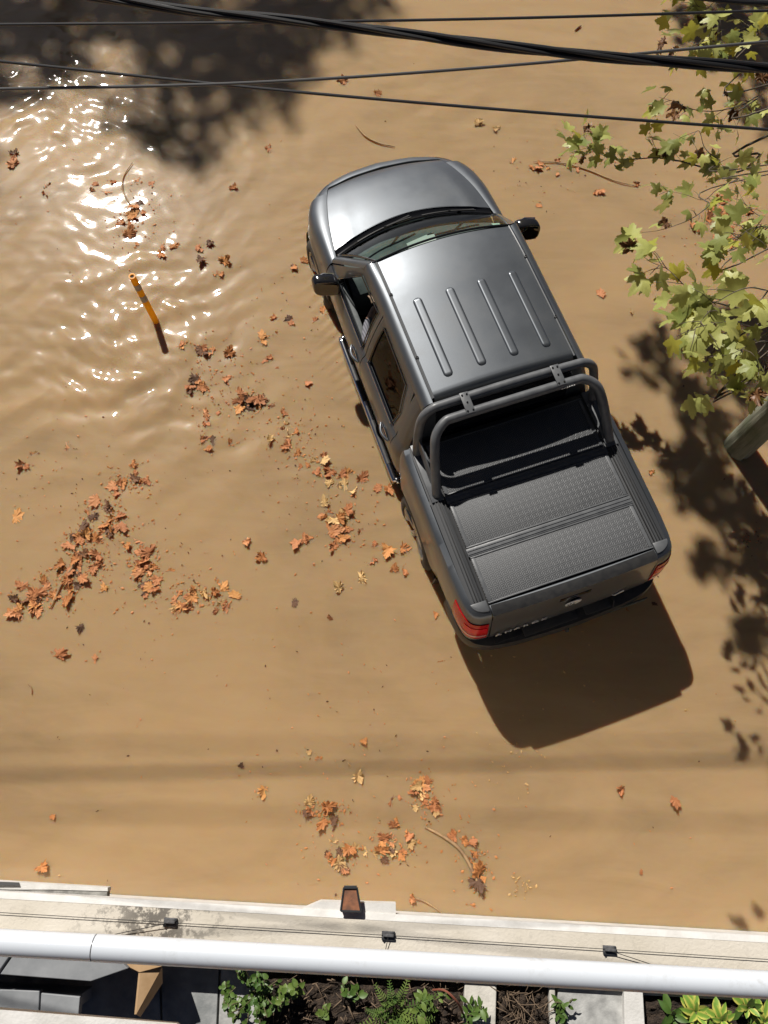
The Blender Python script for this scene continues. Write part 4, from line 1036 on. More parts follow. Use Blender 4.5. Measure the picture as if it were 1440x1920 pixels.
shrub('pale green sprig between the fern and the reddish stem', 800, 1868, .12, .24, 9, 8, .05, .013, M_lf2)
shrub('dark green leaves growing by the divider of the long planter', 882, 1890, .07, .16, 6, 6, .06, .012, M_lf1)
shrub('small plant with narrow leaves on the edge of the square stone slab', 1048, 1880, .08, .14, 5, 7, .05, .010, M_lf1)
# fern: fronds with leaflets
fb = at(738, 1888, ZF + .12); fern = thing('fern', 'green fern with feathery fronds in the long planter', 'fern', fb)
for k in range(11):
    a = k * 2 * math.pi / 11 + random.uniform(-.2, .2); L = random.uniform(.15, .26); fr = MB(); P = []
    for i in range(15):
        t = i / 14; P.append(Vector((math.cos(a) * L * t, math.sin(a) * L * t, .22 * math.sin(t * 2.2))))
    fr.tube(P, .002, 4); lv = oval(.042, .006, .1, .1, 3)
    for i in range(2, 15):
        for q in (-1, 1): put(fr, lv, P[i], a - math.pi / 2 + q * 1.15, .1, 0, (1 - i / 17) + .15)
    fr.build('frond', M_lf1 if k % 2 else M_lf2, fern, auto=False)
# reddish arching stem and dry twigs
a_ = [at(u, v, z) for u, v, z in ((812, 1856, 2.20), (835, 1858, 2.32), (858, 1880, 2.30), (870, 1905, 2.15))]
tag(MB().tube(catmull(a_, 6), .006, 6).build('red_stem', pmat('red_stem', (.22, .07, .04), .7)), 'reddish arching stem in the long planter right of the fern', 'stem')
db = at(975, 1880, ZF + .12); dt = thing('dry_bush', 'tangle of dry brown twigs in the narrow planter', 'plant', db)
tw = MB()
for k in range(60):
    a = random.uniform(0, 6.28); r = random.uniform(.05, .17); p = Vector((random.uniform(-.10, .10), random.uniform(-.10, .08), 0)); q = p + Vector((r * math.cos(a), r * math.sin(a), random.uniform(.03, .16)))
    tw.tube([p, (p + q) / 2 + Vector((0, 0, .03)), q], .0022, 4)
lt = MB()
for k in range(170):
    p = at(random.uniform(495, 866), random.uniform(1838, 1925), ZF + .15); a = random.uniform(0, 6.28); r = random.uniform(.015, .07)
    lt.tube([p, p + Vector((r * math.cos(a), r * math.sin(a), random.uniform(-.01, .03)))], .0016 if k % 3 else .004, 4)
lto = lt.build('twig_litter', M_twig, auto=False); tag(lto, 'dry twigs littering the soil of the long planter', 'twigs', kind='stuff')
dtw = tw.build('twigs', M_twig, dt, auto=False); dtw['kind'] = 'stuff'
# variegated plants: each leaf its own
def leafmesh(name, data, mat):
    me = bpy.data.meshes.new(name); me.from_pydata([tuple(v) for v in data[0]], [], data[1]); me.materials.append(mat); me.polygons.foreach_set('use_smooth', [True] * len(me.polygons)); return me
vm = [leafmesh('leaf', oval(.085, .020, .3, dr), M_var) for dr in (.1, .3, .5)] 
gm = [leafmesh('leaf', oval(.10, .022, .3, dr), M_lf1) for dr in (.1, .4)]
def rosette(u, v, label, n, sc, meshes):
    b0 = at(u, v, ZF + .30); t = thing('variegated_plant', label, 'plant', b0 - Vector((0, 0, .18)), 0, 'plants in the planters')
    MB().tube([(0, 0, 0), (.01, 0, .1), (0, 0, .2)], .005, 5).build('stem', M_stem, t)
    for k in range(n):
        o = bpy.data.objects.new('leaf', meshes[k % len(meshes)]); COL.objects.link(o); o.parent = t
        ring_ = k / n; o.location = (0, 0, .12 + .08 * ring_); o.rotation_euler = (1.15 * ring_ + random.uniform(-.15, .15), random.uniform(-.2, .2), k * 2.4 + random.uniform(-.2, .2)); s = sc * random.uniform(.85, 1.15) * (1 - .3 * ring_); o.scale = (s, s, s)
rosette(1262, 1904, 'plain green leaved plant at the left of the corner planter', 9, .9, gm)
rosette(1303, 1898, 'yellow edged variegated plant, leftmost in the corner planter', 16, 1.2, vm)
rosette(1352, 1912, 'yellow variegated plant second from the left in the corner planter', 14, 1.1, vm)
rosette(1402, 1888, 'bright yellow green plant nearest the pipe at the far right', 14, 1.05, [vm[0], gm[0], vm[2]])
rosette(1432, 1914, 'yellow variegated plant in the very bottom right corner', 14, 1.15, vm)
# ---------------------------------------------------------------- plane trees: lobed leaves
def lobed(size, curl=.15, fold=.2, seed=0, crumple=0.0, detail=True, sinus=.52, torn=0.0):
    """five-lobed toothed leaf, stalk end at the origin, tip along +y"""
    r = random.Random(seed)
    tips = [(-128, .62), (-62, .88), (0, 1.0), (62, .88), (128, .62)]
    out = []
    for i, (a, rad) in enumerate(tips):
        rad *= r.uniform(.88, 1.1); a += r.uniform(-5, 5)
        if torn and r.random() < torn: rad *= r.uniform(.5, .75)
        a += r.uniform(-12, 12) * (1 if torn else 0)
        if detail:
            out += [(a - 21, rad * .66), (a - 17, rad * .84), (a - 11, rad * .76), (a - 8, rad * .90), (a, rad), (a + 8, rad * .90), (a + 11, rad * .76), (a + 17, rad * .84), (a + 21, rad * .66)]
        else: out += [(a - 19, rad * .72), (a, rad), (a + 19, rad * .72)]
        if i < 4: out.append(((tips[i][0] + tips[i + 1][0]) / 2, sinus * r.uniform(.85, 1.1)))
    out.append((180, .22))
    c = Vector((0, .30, 0)); vs = [c]; 
    for a, rad in out:
        w = R(a); x = math.sin(w) * rad * .60; y = .30 + math.cos(w) * rad * .62
        vs.append(Vector((x, y, 0)))
    mids = [c.lerp(v, .55) for v in vs[1:]]; n = len(out)
    vs = [c] + mids + vs[1:]
    for k, v in enumerate(vs):
        d2 = v.x ** 2 + (v.y - .3) ** 2
        v.z = -curl * d2 + fold * abs(v.x) * .5 + crumple * (r.uniform(-1, 1) * (.4 + d2)) - .10 * max(0, v.y - .4) * (1 if crumple == 0 else -1)
        if crumple: v.z += .55 * crumple * d2
    fs = [(0, 1 + k, 1 + (k + 1) % n) for k in range(n)] + [(1 + k, 1 + n + k, 1 + n + (k + 1) % n, 1 + (k + 1) % n) for k in range(n)]
    return [v * size for v in vs], fs

def leaf_mat(name, c1, c2, trans):
    m = pmat(name, c1, .45, spec=.4); nb = NB(m); b = bsdf(m)
    oi = nb.n('ShaderNodeObjectInfo'); tc = nb.n('ShaderNodeTexCoord'); f = nb.noise(tc.outputs['Object'], 22, 4)
    k = nb.m('ADD', nb.m('MULTIPLY', oi.outputs['Random'], .7), nb.m('MULTIPLY', f, .4))
    col = nb.mix(nb.m('MINIMUM', k, 1.0), c1, c2); nb.l.new(col, b.inputs['Base Color'])
    tr = nb.n('ShaderNodeBsdfTranslucent'); nb.l.new(nb.mix(.5, col, c2), tr.inputs[0]); mx = nb.n('ShaderNodeMixShader'); mx.inputs[0].default_value = trans
    out = [x for x in m.node_tree.nodes if x.type == 'OUTPUT_MATERIAL'][0]
    nb.l.new(b.outputs[0], mx.inputs[1]); nb.l.new(tr.outputs[0], mx.inputs[2]); nb.l.new(mx.outputs[0], out.inputs[0]); return m
M_lgreen = leaf_mat('plane_leaf_green', (.11, .165, .035), (.56, .56, .17), .32)
M_lyel = leaf_mat('plane_leaf_yellow', (.30, .34, .05), (.52, .46, .07), .35)
M_lbrn = leaf_mat('plane_leaf_brown', (.12, .055, .025), (.26, .12, .04), .15)
M_bark = vary(pmat('twig_bark', (.11, .085, .06), .9), (.07, .05, .035), (.17, .14, .10), 14, bump=.5)
tree = thing('plane_tree', 'leafy plane tree reaching in from the right edge above the pickup', 'tree', (7.4, 5.6, -.24))
T0 = Vector((7.4, 5.6, -.24))
MB().tube(catmull([(0, 0, 0), (.03, .05, 1.5), (-.1, .2, 3.4), (-.05, .35, 5.2), (0, .5, 7.5)], 5), [.24 - .009 * k for k in range(21)], 14).build('trunk', M_bark, tree)
green = [leafmesh('leaf', lobed(1, c, f_, s), M_lgreen) for s, (c, f_) in enumerate(((.25, .3), (.5, -.2), (.1, .5), (.7, .2), (-.2, .35)))]
yellow = [leafmesh('leaf', lobed(1, c, f_, s + 20), M_lyel) for s, (c, f_) in enumerate(((.3, .3), (.6, .1)))]
brown = [leafmesh('leaf', lobed(1, c, .6, s + 40, .25), M_lbrn) for s, c in enumerate((.6, 1.0))]
lr = random.Random(11)
def add_leaf(br, p, size, yaw=None, kind='g'):
    me = lr.choice(green if kind == 'g' else yellow if kind == 'y' else brown)
    o = bpy.data.objects.new('leaf', me); COL.objects.link(o); o.parent = br; o.location = p - T0
    o.rotation_euler = (lr.gauss(-.3, .6), lr.gauss(0, .6), lr.uniform(0, 6.28) if yaw is None else yaw + lr.gauss(0, .6)); s = size * .88 * lr.uniform(.6, 1.2); o.scale = (s, s, s)
    return o
TRI_ = (Matrix.Translation(TR_LOC) @ Matrix.Rotation(TR_RZ, 4, 'Z')).inverted()
NLEAF = 0
def branch(pts, r0, leaves, size, far, spread=22, mix=(.86, .10)):
    """pts: (u, v, z) from the tip inwards; far: where it joins the tree"""
    global NLEAF
    P = catmull([at(u, v, z) for u, v, z in pts] + [Vector(far)], 6)
    n = len(P); rad = [r0 * (.25 + 1.6 * (i / n) ** 1.3) for i in range(n)]
    br = MB().tube([p - T0 for p in P], rad, 7).build('branch', M_bark, tree, auto=False)
    vis = (len(pts) - 1) * 6
    for k in range(leaves):
        f = lr.uniform(0, 1) ** 1.15 * vis; i = int(f); p = P[i].lerp(P[i + 1], f - i)
        t = (P[i] - P[i + 1]).normalized(); sc = size
        d = Vector((lr.gauss(0, 1), lr.gauss(0, 1), lr.gauss(0, .6))) * (spread / 1442 * (CAM_H - p.z) * 1.1)
        q = p + d + t * size * .3
        c_ = TRI_ @ (q - SUN * ((q.z - 1.05) / SUN.z))
        if abs(c_.x) < 1.15 and -.2 < c_.y < 5.3: continue          # these boughs do not shade the truck
        kk = lr.random(); kind = 'g' if kk < mix[0] else 'y' if kk < mix[0] + mix[1] else 'b'
        yaw = math.atan2(-(d.x + t.x * .1), d.y + t.y * .1)
        add_leaf(br, q, sc, yaw, kind); NLEAF += 1
        if k % 2 == 0:
            MB().tube([p - T0, p.lerp(q, .6) + Vector((0, 0, .01)) - T0, q - T0], [.0022, .0018, .0012], 4).build('leaf_stalk', M_bark, br, auto=False)
FARP = (6.9, 5.9, 4.2)
branch([(1285, 95, 3.3), (1325, 70, 3.3), (1345, 40, 3.3), (1350, 105, 3.25), (1400, 120, 3.2), (1470, 150, 3.3)], .004, 34, .17, FARP, 34, (.6, .34))
branch([(1300, 10, 3.2), (1360, 25, 3.2), (1420, 60, 3.2), (1480, 110, 3.3)], .004, 34, .17, FARP, 30, (.55, .4))
branch([(1235, 182, 3.3), (1262, 190, 3.3), (1300, 205, 3.3), (1345, 208, 3.25), (1395, 195, 3.2), (1425, 180, 3.2), (1480, 190, 3.3)], .004, 30, .14, FARP, 26)
branch([(1262, 250, 3.3), (1290, 262, 3.3), (1310, 245, 3.3), (1322, 278, 3.25), (1350, 300, 3.2), (1400, 315, 3.2)], .003, 13, .14, (4.9, 4.4, 3.4), 20)
branch([(1094, 262, 2.0), (1102, 275, 2.0), (1118, 285, 2.0), (1150, 297, 2.0), (1190, 298, 2.0), (1230, 296, 2.05), (1275, 302, 2.1), (1325, 315, 2.2), (1385, 322, 2.4), (1425, 290, 2.6), (1470, 240, 2.8)], .006, 56, .175, FARP, 17, (.86, .09))
branch([(1215, 248, 2.1), (1222, 262, 2.1), (1235, 285, 2.1), (1262, 300, 2.1)], .003, 4, .17, at(1275, 302, 2.1), 8, (.2, .7))
branch([(1240, 355, 3.3), (1285, 365, 3.3), (1320, 375, 3.3), (1345, 355, 3.3), (1385, 335, 3.25), (1410, 325, 3.2)], .003, 16, .15, (4.6, 4.2, 3.4), 20)
branch([(1182, 440, 3.9), (1205, 436, 3.9), (1235, 432, 3.9), (1268, 422, 3.9), (1300, 408, 3.9), (1330, 385, 3.7), (1380, 340, 3.3)], .0025, 9, .13, (4.6, 4.3, 3.4), 11)
branch([(1198, 475, 4.2), (1222, 492, 4.2), (1252, 505, 4.2), (1280, 532, 4.2), (1315, 558, 4.2), (1360, 572, 4.15), (1400, 582, 4.1), (1480, 600, 4.0)], .0035, 30, .145, FARP, 24, (.84, .14))
branch([(1300, 620, 4.4), (1325, 590, 4.4), (1355, 560, 4.4), (1400, 540, 4.4), (1440, 545, 4.3), (1500, 560, 4.2)], .003, 30, .165, FARP, 26, (.8, .18))
branch([(1345, 470, 4.1), (1380, 450, 4.1), (1405, 430, 4.05), (1440, 425, 4.0), (1490, 440, 4.0)], .003, 30, .15, FARP, 26)
branch([(1360, 672, 4.3), (1380, 660, 4.3), (1410, 645, 4.25), (1440, 640, 4.2), (1500, 650, 4.2)], .003, 13, .13, FARP, 20, (.75, .2))
branch([(1420, 710, 4.3), (1428, 680, 4.3), (1450, 650, 4.2), (1500, 640, 4.2)], .003, 10, .14, FARP, 14)
branch([(1385, 360, 3.5), (1400, 385, 3.5), (1425, 405, 3.5), (1470, 420, 3.6)], .003, 10, .14, FARP, 22)

def clumps(spots, hr, per, size, seed):
    """leaf masses whose sun shadow covers the given spots (u, v, radius in picture pixels) of the water"""
    r = random.Random(seed); mb = MB(); lv = [lobed(size, .4, .3, s, 0, False) for s in range(4)]; cs = []
    for (u, v, rad, dens) in spots:
        S0 = at(u, v, 0); h = r.uniform(*hr); C = S0 + SUN * (h / SUN.z)
        dist = (S0 - Vector((0, 0, CAM_H))).length; rm = rad * dist / 1442; cs.append((C, rm))
        for k in range(int(per * dens * max(.35, (rm / .4) ** 2))):
            a = r.uniform(0, 6.28); q = rm * math.sqrt(r.random()); p = C + Vector((q * math.cos(a), q * math.sin(a) * 1.1, 0)) + SUN * r.gauss(0, .35)
            hit = False
            for zz in (.8, 1.04, 1.3, 1.55):
                q_ = TRI_ @ (p - SUN * ((p.z - zz) / SUN.z)); hit = hit or (abs(q_.x) < 1.02 and -.05 < q_.y < 5.3)
            for zz in (.2, .6, 1.0, 1.5, 2.1, 2.8, 3.5):
                q_ = p - SUN * ((p.z - zz) / SUN.z); hit = hit or math.hypot(q_.x - pb.x, q_.y - pb.y) < .26
            if hit: continue
            put(mb, lv[k % 4], p, r.uniform(0, 6.28), r.gauss(-.3, .5), r.gauss(0, .5), r.uniform(.7, 1.2))
    return mb, cs
right = [(1205, 682, 32, .9), (1240, 668, 30, 1), (1275, 655, 30, .7), (1320, 640, 38, .9), (1372, 632, 45, 1), (1420, 640, 40, 1), (1290, 735, 20, .7), (1287, 765, 24, .9), (1308, 788, 22, .9), (1340, 800, 24, .7), (1365, 812, 25, .7),
         (1345, 700, 30, .6), (1385, 720, 34, .8), (1430, 735, 30, .9), (1275, 862, 20, .8), (1300, 880, 30, .9), (1318, 858, 24, .7), (1290, 915, 32, .9), (1330, 905, 34, .9), (1320, 945, 30, .8),
         (1360, 935, 34, .9), (1395, 960, 36, 1), (1430, 955, 36, 1), (1435, 985, 30, .9), (1325, 1045, 20, .8), (1335, 1070, 18, .7), (1385, 1055, 24, .6), (1420, 1062, 30, .8), (1405, 1195, 28, .8), (1438, 1185, 30, .9),
         (1305, 50, 30, .7), (1350, 70, 45, 1), (1400, 60, 50, 1), (1440, 100, 50, 1), (1420, 20, 50, 1), (1440, 200, 40, .7), (1490, 950, 60, 1), (1500, 650, 60, 1)]
mbr, cr = clumps([(u + 4, v, r_ * 1.3, min(1, d * 1.2)) for u, v, r_, d in right], (7.0, 9.0), 66, .19, 5)
o = mbr.build('crown', M_lgreen, tree, auto=False); o['kind'] = 'stuff'; o.location = -T0
for i, (C, rm) in enumerate(cr):
    if i % 3 == 0:
        a = Vector((7.4, 6.0, 4.6)) - T0; c = C - T0
        MB().tube(catmull([c, c.lerp(a, .4) + Vector((0, 0, .12)), a], 5), [.004 + .0025 * k for k in range(11)], 6).build('limb', M_bark, tree, auto=False)
left = [(20, 40, 60, 1), (70, 90, 55, 1), (40, 140, 45, 1), (110, 40, 60, 1), (130, 120, 40, .9), (180, 30, 55, .9), (190, 160, 26, .6), (240, 30, 50, .8), (300, 45, 60, 1), (370, 35, 60, 1), (440, 50, 60, 1), (510, 60, 60, 1), (575, 50, 55, 1), (640, 35, 50, .9), (700, 20, 40, .8), (330, 110, 55, 1), (400, 110, 60, 1), (470, 120, 60, 1),
        (530, 130, 48, .9), (350, 160, 45, .9), (420, 180, 50, 1), (490, 185, 50, .9), (470, 225, 30, .6), (280, 190, 40, .8), (245, 220, 34, .7), (290, 240, 44, 1), (330, 265, 40, 1), (370, 250, 34, .8), (360, 295, 30, .8), (395, 285, 26, .7), (300, 290, 26, .5), (90, 170, 30, .6), (20, 185, 24, .5), (285, 140, 34, .8), (560, -40, 70, 1), (300, -40, 90, 1), (60, -40, 90, 1), (-60, 60, 80, 1), (-80, 180, 70, .8), (-60, 300, 50, .5)]
mbl, cl = clumps([(u, v, r_ * 1.15, d) for u, v, r_, d in left], (15.0, 19.0), 44, .23, 6)
C0 = sum((c for c, _ in cl), Vector()) / len(cl); TL = Vector((C0.x - .5, C0.y + 1.0, -.24))
tree2 = thing('plane_tree', 'tall plane tree across the street beyond the top left corner, throwing the dark shade', 'tree', TL)
MB().tube(catmull([(0, 0, 0), (.1, 0, 3), (0, -.2, 6.5), (.2, -.6, 9.8), (.3, -.9, 12)], 5), [.32 - .012 * k for k in range(21)], 14).build('trunk', M_bark, tree2)
o = mbl.build('crown', M_lgreen, tree2, auto=False); o['kind'] = 'stuff'; o.location = -TL
for i, (C, rm) in enumerate(cl):
    if i % 3 == 0:
        c = C - TL; a = Vector((.1, -.4, 8.2)); MB().tube(catmull([c, c.lerp(a, .5) + Vector((0, 0, .2)), a], 5), [.005 + .005 * k for k in range(11)], 6).build('limb', M_bark, tree2, auto=False)

# ---------------------------------------------------------------- fallen leaves and twigs floating on the flood
def dry_mat(name, c1, c2):
    m = pmat(name, c1, .6, spec=.3); nb = NB(m); oi = nb.n('ShaderNodeObjectInfo'); tc = nb.n('ShaderNodeTexCoord'); f = nb.noise(tc.outputs['Object'], 3.5, 6, .65)
    k = nb.m('ADD', nb.m('MULTIPLY', oi.outputs['Random'], .6), nb.m('MULTIPLY', f, .55))
    nb.l.new(nb.ramp(k, [(.15, tuple(x * .7 for x in c1)), (.5, c1), (.95, c2)]), bsdf(m).inputs['Base Color'])
    nb.l.new(nb.bump(f, .5, .02), bsdf(m).inputs['Normal']); return m
M_d1 = dry_mat('dry_leaf_orange', (.50, .20, .065), (.72, .36, .12)); M_d2 = dry_mat('dry_leaf_red_brown', (.48, .19, .075), (.66, .31, .135)); M_d3 = dry_mat('dry_leaf_tan', (.55, .34, .14), (.75, .50, .22)); M_d4 = dry_mat('dry_leaf_dark', (.13, .065, .035), (.26, .125, .06))
dry = {}
for key, m in (('o', M_d1), ('r', M_d2), ('t', M_d3), ('d', M_d4)):
    dry[key] = [leafmesh('fallen_leaf', lobed(1, .05, fd, 60 + s * 3, cr_ * .42, True, .74, .42), m) for s, (cr_, fd) in enumerate(((.18, .1), (.30, .5), (.42, -.1), (.25, .9), (.36, .2), (.2, -.5), (.5, .3), (.3, .05), (.45, .7)))]
fr = random.Random(21); FL = []
COLW = {'o': 'orange', 'r': 'red brown', 't': 'pale tan', 'd': 'dark brown'}
def fallen(u, v, px, key, where, alone):
    p = at(u, v, 0); dist = (p - Vector((0, 0, CAM_H))).length; s = px * 1.22 * dist / 1442
    FL.append(dict(u=u, v=v, px=px, key=key, where=where, alone=alone, s=s, mesh=fr.randrange(9), rot=(fr.gauss(0, .2), fr.gauss(0, .2), fr.uniform(0, 6.28)),
                   sc=(s * fr.uniform(.72, 1.1), s * fr.uniform(.72, 1.1), s * fr.uniform(.5, 1.0)), loc=(p.x, p.y, wz(p.x, p.y) + .004 + .015 * s)))
# drifts: (where, spots (u, v, ru, rv, count, px))
DR = [('at the top end of the long left drift', [(240, 905, 32, 24, 12, 23)], 'rrood'), ('in the upper part of the long left drift', [(205, 965, 30, 28, 14, 24)], 'rrood'),
      ('at the upper end of the stick in the long left drift', [(165, 1015, 32, 22, 12, 25)], 'rrood'), ('beside the stick in the long left drift', [(150, 1065, 28, 26, 12, 25)], 'rrood'), ('at the lower end of the stick in the long left drift', [(105, 1095, 30, 24, 10, 24)], 'rrood'),
      ('in the broad foot of the long left drift', [(70, 1130, 32, 22, 16, 27)], 'rrood'), ('at the left tip of the long left drift', [(35, 1150, 18, 18, 5, 25)], 'rrood'),
      ('in the clump right of the long left drift', [(262, 1040, 22, 18, 9, 27), (285, 1080, 28, 24, 10, 25), (270, 1105, 20, 14, 6, 24)], 'roord'),
      ('in the yellowish clump at the left below the drift', [(385, 1105, 30, 20, 9, 26), (335, 1135, 24, 16, 7, 23), (410, 1128, 14, 12, 3, 20)], 'otrro'),
      ('at the top of the scattered drift left of the rear wheel', [(645, 905, 26, 22, 7, 25)], 'oorrt'), ('in the left half of the scattered drift by the rear wheel', [(610, 970, 32, 30, 9, 26), (575, 1010, 22, 16, 4, 22)], 'oorrt'),
      ('in the core of the scattered drift by the rear wheel', [(630, 990, 26, 20, 8, 24)], 'oorrt'), ('in the right half of the scattered drift by the rear wheel', [(665, 965, 24, 26, 6, 24)], 'oorrt'),
      ('below the scattered drift, near the rear wheel', [(660, 1095, 20, 14, 2, 30), (720, 1030, 26, 16, 4, 28), (740, 1070, 18, 14, 3, 22)], 'oorrt'), ('touching the pickup just ahead of the rear wheel', [(722, 925, 16, 14, 3, 30)], 'oorrt'),
      ('in the loose line left of the front door', [(540, 810, 34, 24, 9, 21), (575, 855, 30, 20, 7, 19), (585, 885, 22, 14, 3, 17)], 'rrotd'),
      ('in the dense dark clump midway between post and rear door', [(480, 760, 26, 16, 9, 28), (455, 755, 18, 14, 4, 22)], 'rrrod'), ('just below right of the yellow post', [(405, 712, 22, 18, 6, 27), (392, 660, 30, 18, 9, 22), (370, 720, 18, 14, 4, 22)], 'rrrod'),
      ('at the lower end of the glinting patch', [(390, 795, 18, 14, 4, 24), (398, 828, 20, 16, 5, 25), (430, 838, 12, 10, 2, 18)], 'rrrod'),
      ('in the trail above the yellow post', [(250, 400, 22, 20, 7, 20), (240, 430, 18, 16, 5, 20), (188, 350, 20, 18, 4, 20), (275, 345, 18, 16, 3, 18), (385, 465, 20, 14, 5, 24), (410, 512, 12, 12, 3, 22), (80, 360, 14, 10, 1, 28), (25, 312, 22, 14, 3, 18), (310, 465, 30, 12, 4, 20)], 'rrrod'),
      ('in the sparse scatter left of the front wheel', [(535, 600, 24, 18, 5, 17), (490, 635, 14, 12, 2, 24), (545, 500, 18, 16, 3, 15), (590, 600, 14, 8, 2, 20), (500, 680, 20, 12, 3, 18), (572, 728, 10, 8, 1, 22)], 'rrod'),
      ('in the drift along the bottom, nearest the wall', [(700, 1592, 50, 14, 12, 22), (740, 1588, 24, 14, 6, 24), (640, 1605, 22, 22, 7, 24), (735, 1555, 14, 8, 2, 24), (775, 1560, 14, 8, 2, 18), (605, 1522, 26, 12, 6, 28), (570, 1518, 14, 8, 2, 20)], 'ordto'),
      ('in the clump below the truck shadow', [(778, 1470, 18, 20, 8, 22), (795, 1515, 16, 16, 7, 22), (822, 1508, 10, 18, 4, 18), (738, 1496, 10, 8, 2, 20), (660, 1442, 12, 10, 2, 26), (607, 1410, 10, 6, 1, 22), (573, 1415, 8, 8, 1, 18)], 'rrot'),
      ('beside the curved stick near the bottom', [(866, 1565, 10, 12, 3, 26), (880, 1608, 12, 8, 3, 24), (910, 1640, 14, 14, 4, 28), (876, 1698, 6, 6, 1, 18)], 'oord'),
      ('in the upper raft under the branches at the right', [(1345, 395, 40, 22, 16, 17), (1400, 400, 30, 16, 8, 16)], 'rroo'), ('in the lower raft under the branches at the right', [(1375, 430, 40, 16, 14, 18), (1330, 420, 24, 14, 6, 16), (1350, 455, 30, 8, 5, 16)], 'rroo'),
      ('floating just right of the bonnet', [(965, 300, 14, 8, 2, 20), (1005, 312, 20, 10, 5, 16), (1117, 352, 10, 8, 1, 26), (1060, 325, 30, 14, 4, 14), (1200, 355, 8, 8, 1, 18), (960, 413, 6, 4, 1, 15), (1010, 388, 4, 4, 1, 13)], 'roro')]
for where, spots, mixk in DR:
    for (u, v, ru, rv, n, px_) in spots:
        for k in range(n):
            key = fr.choice(mixk)
            fallen(u + fr.gauss(0, ru * .62), v + fr.gauss(0, rv * .62), px_ * fr.uniform(.55, 1.15), key, where, False)
SG = [(20, 972, 30, 'o', 'large orange fallen leaf alone near the left edge'), (45, 862, 26, 'r', 'red brown curled leaf near the left edge above the drift'), (60, 845, 20, 'o', 'orange leaf just above the curled red brown one at the left'), (120, 840, 22, 'r', 'red brown leaf upper left of the long drift'), (162, 1172, 26, 'd', 'dark folded leaf below the long left drift'),
      (112, 1240, 34, 'r', 'wide red brown leaf clump at the far left below the drift'), (183, 1243, 18, 'r', 'small red leaf right of the wide red brown clump'), (440, 1125, 22, 'o', 'orange leaf right of the yellowish clump'), (195, 1110, 20, 'o', 'round orange brown leaf sinking between the two left drifts'), (500, 1042, 24, 'o', 'orange leaf alone in the open water left of the pickup'),
      (455, 1012, 20, 'r', 'red brown leaf alone left of the open water'), (545, 1132, 17, 'd', 'dark brown leaf alone below the open water'), (497, 282, 24, 'r', 'red brown leaf alone upper left of the bonnet'), (440, 358, 16, 'o', 'small orange leaf left of the bonnet'), (653, 155, 20, 'o', 'orange leaf under the thin wires at the top'), (702, 178, 16, 'o', 'small orange leaf below the thin wires'),
      (893, 240, 20, 't', 'pale leaf, left of a pair above the bonnet'), (925, 238, 15, 't', 'pale leaf, right of a pair above the bonnet'), (1125, 560, 22, 'r', 'red brown leaf alone right of the pickup roof'), (1188, 590, 12, 't', 'small pale leaf right of the pickup roof'), (1217, 881, 13, 'o', 'small orange leaf right of the load bed'), (825, 1237, 17, 'o', 'orange leaf left of the truck shadow'),
      (817, 1145, 14, 'o', 'small orange leaf behind the rear left wheel'), (1172, 1140, 16, 'o', 'orange leaf in the shade behind the bumper'), (1225, 1127, 15, 'd', 'dark leaf in the shade behind the right bumper corner'), (497, 1470, 26, 'o', 'orange brown leaf alone in the lower left water'), (73, 1620, 26, 'o', 'orange leaf alone by the wall at the lower left'), (180, 1518, 14, 'd', 'dark brown leaf alone in the lower left water'),
      (102, 1525, 13, 'o', 'small orange leaf in the lower left water'), (1265, 1490, 22, 'r', 'red brown leaf alone in the lower right water'), (1173, 1478, 20, 'r', 'upright red brown leaf right of the truck shadow'), (765, 1686, 20, 'r', 'red leaf with a long stalk by the white ledge'), (1206, 1638, 10, 'r', 'tiny red leaf in the lower right water'), (690, 1390, 16, 'o', 'orange leaf above the cable shadow'), (449, 1440, 14, 'd', 'dark leaf on the cable shadow at the left'), (615, 1162, 13, 'r', 'small red leaf below the scattered drift')]
for u, v, px_, key, lab in SG: fallen(u, v, px_, key, lab, True)
FL.sort(key=lambda d: (not d['alone'], -d['px'])); NAMED, REST = FL[:290], FL[290:]
for where, _, _ in DR:                    # single out the leaves one can point to
    for key in 'ortd':
        g = [d for d in NAMED if not d['alone'] and d['where'] == where and d['key'] == key]
        base = COLW[key] + ' fallen leaf '
        for word, f in (('biggest ', lambda d: -d['px']), ('topmost ', lambda d: d['v']), ('lowest ', lambda d: -d['v']), ('leftmost ', lambda d: d['u']), ('rightmost ', lambda d: -d['u'])):
            left_ = [d for d in g if 'label' not in d]
            if len(g) > 1 and left_: min(left_, key=f)['label'] = word + base + where
        for d in g:
            if 'label' not in d: d['label'] = base + where
for d in NAMED:
    o = bpy.data.objects.new('fallen_leaf', dry[d['key']][d['mesh']]); COL.objects.link(o); o.location = d['loc']; o.rotation_euler = d['rot']; o.scale = d['sc']
    lb_ = d['where'] if d['alone'] else d['label']
    if len(lb_.split()) > 15: lb_ = lb_.replace(' fallen leaf', ' leaf').replace('red brown', 'reddish').replace('pale tan', 'tan').replace('dark brown', 'dark')
    tag(o, lb_, 'leaf', None if d['alone'] else 'fallen leaves ' + d['where'])
vs, fs, mi = [], [], []
for d in REST:
    me = dry[d['key']][d['mesh']]; M4 = Matrix.LocRotScale(Vector(d['loc']), Euler(d['rot']), Vector(d['sc'])); n0 = len(vs)
    vs += [M4 @ v.co for v in me.vertices]
    for p in me.polygons: fs.append(tuple(i + n0 for i in p.vertices)); mi.append('ortd'.index(d['key']))
o = mesh_obj('leaf_litter', vs, fs, None, mats=[M_d1, M_d2, M_d3, M_d4], fmi=mi); tag(o, 'small broken leaves mixed into the floating drifts', 'leaf litter', kind='stuff')
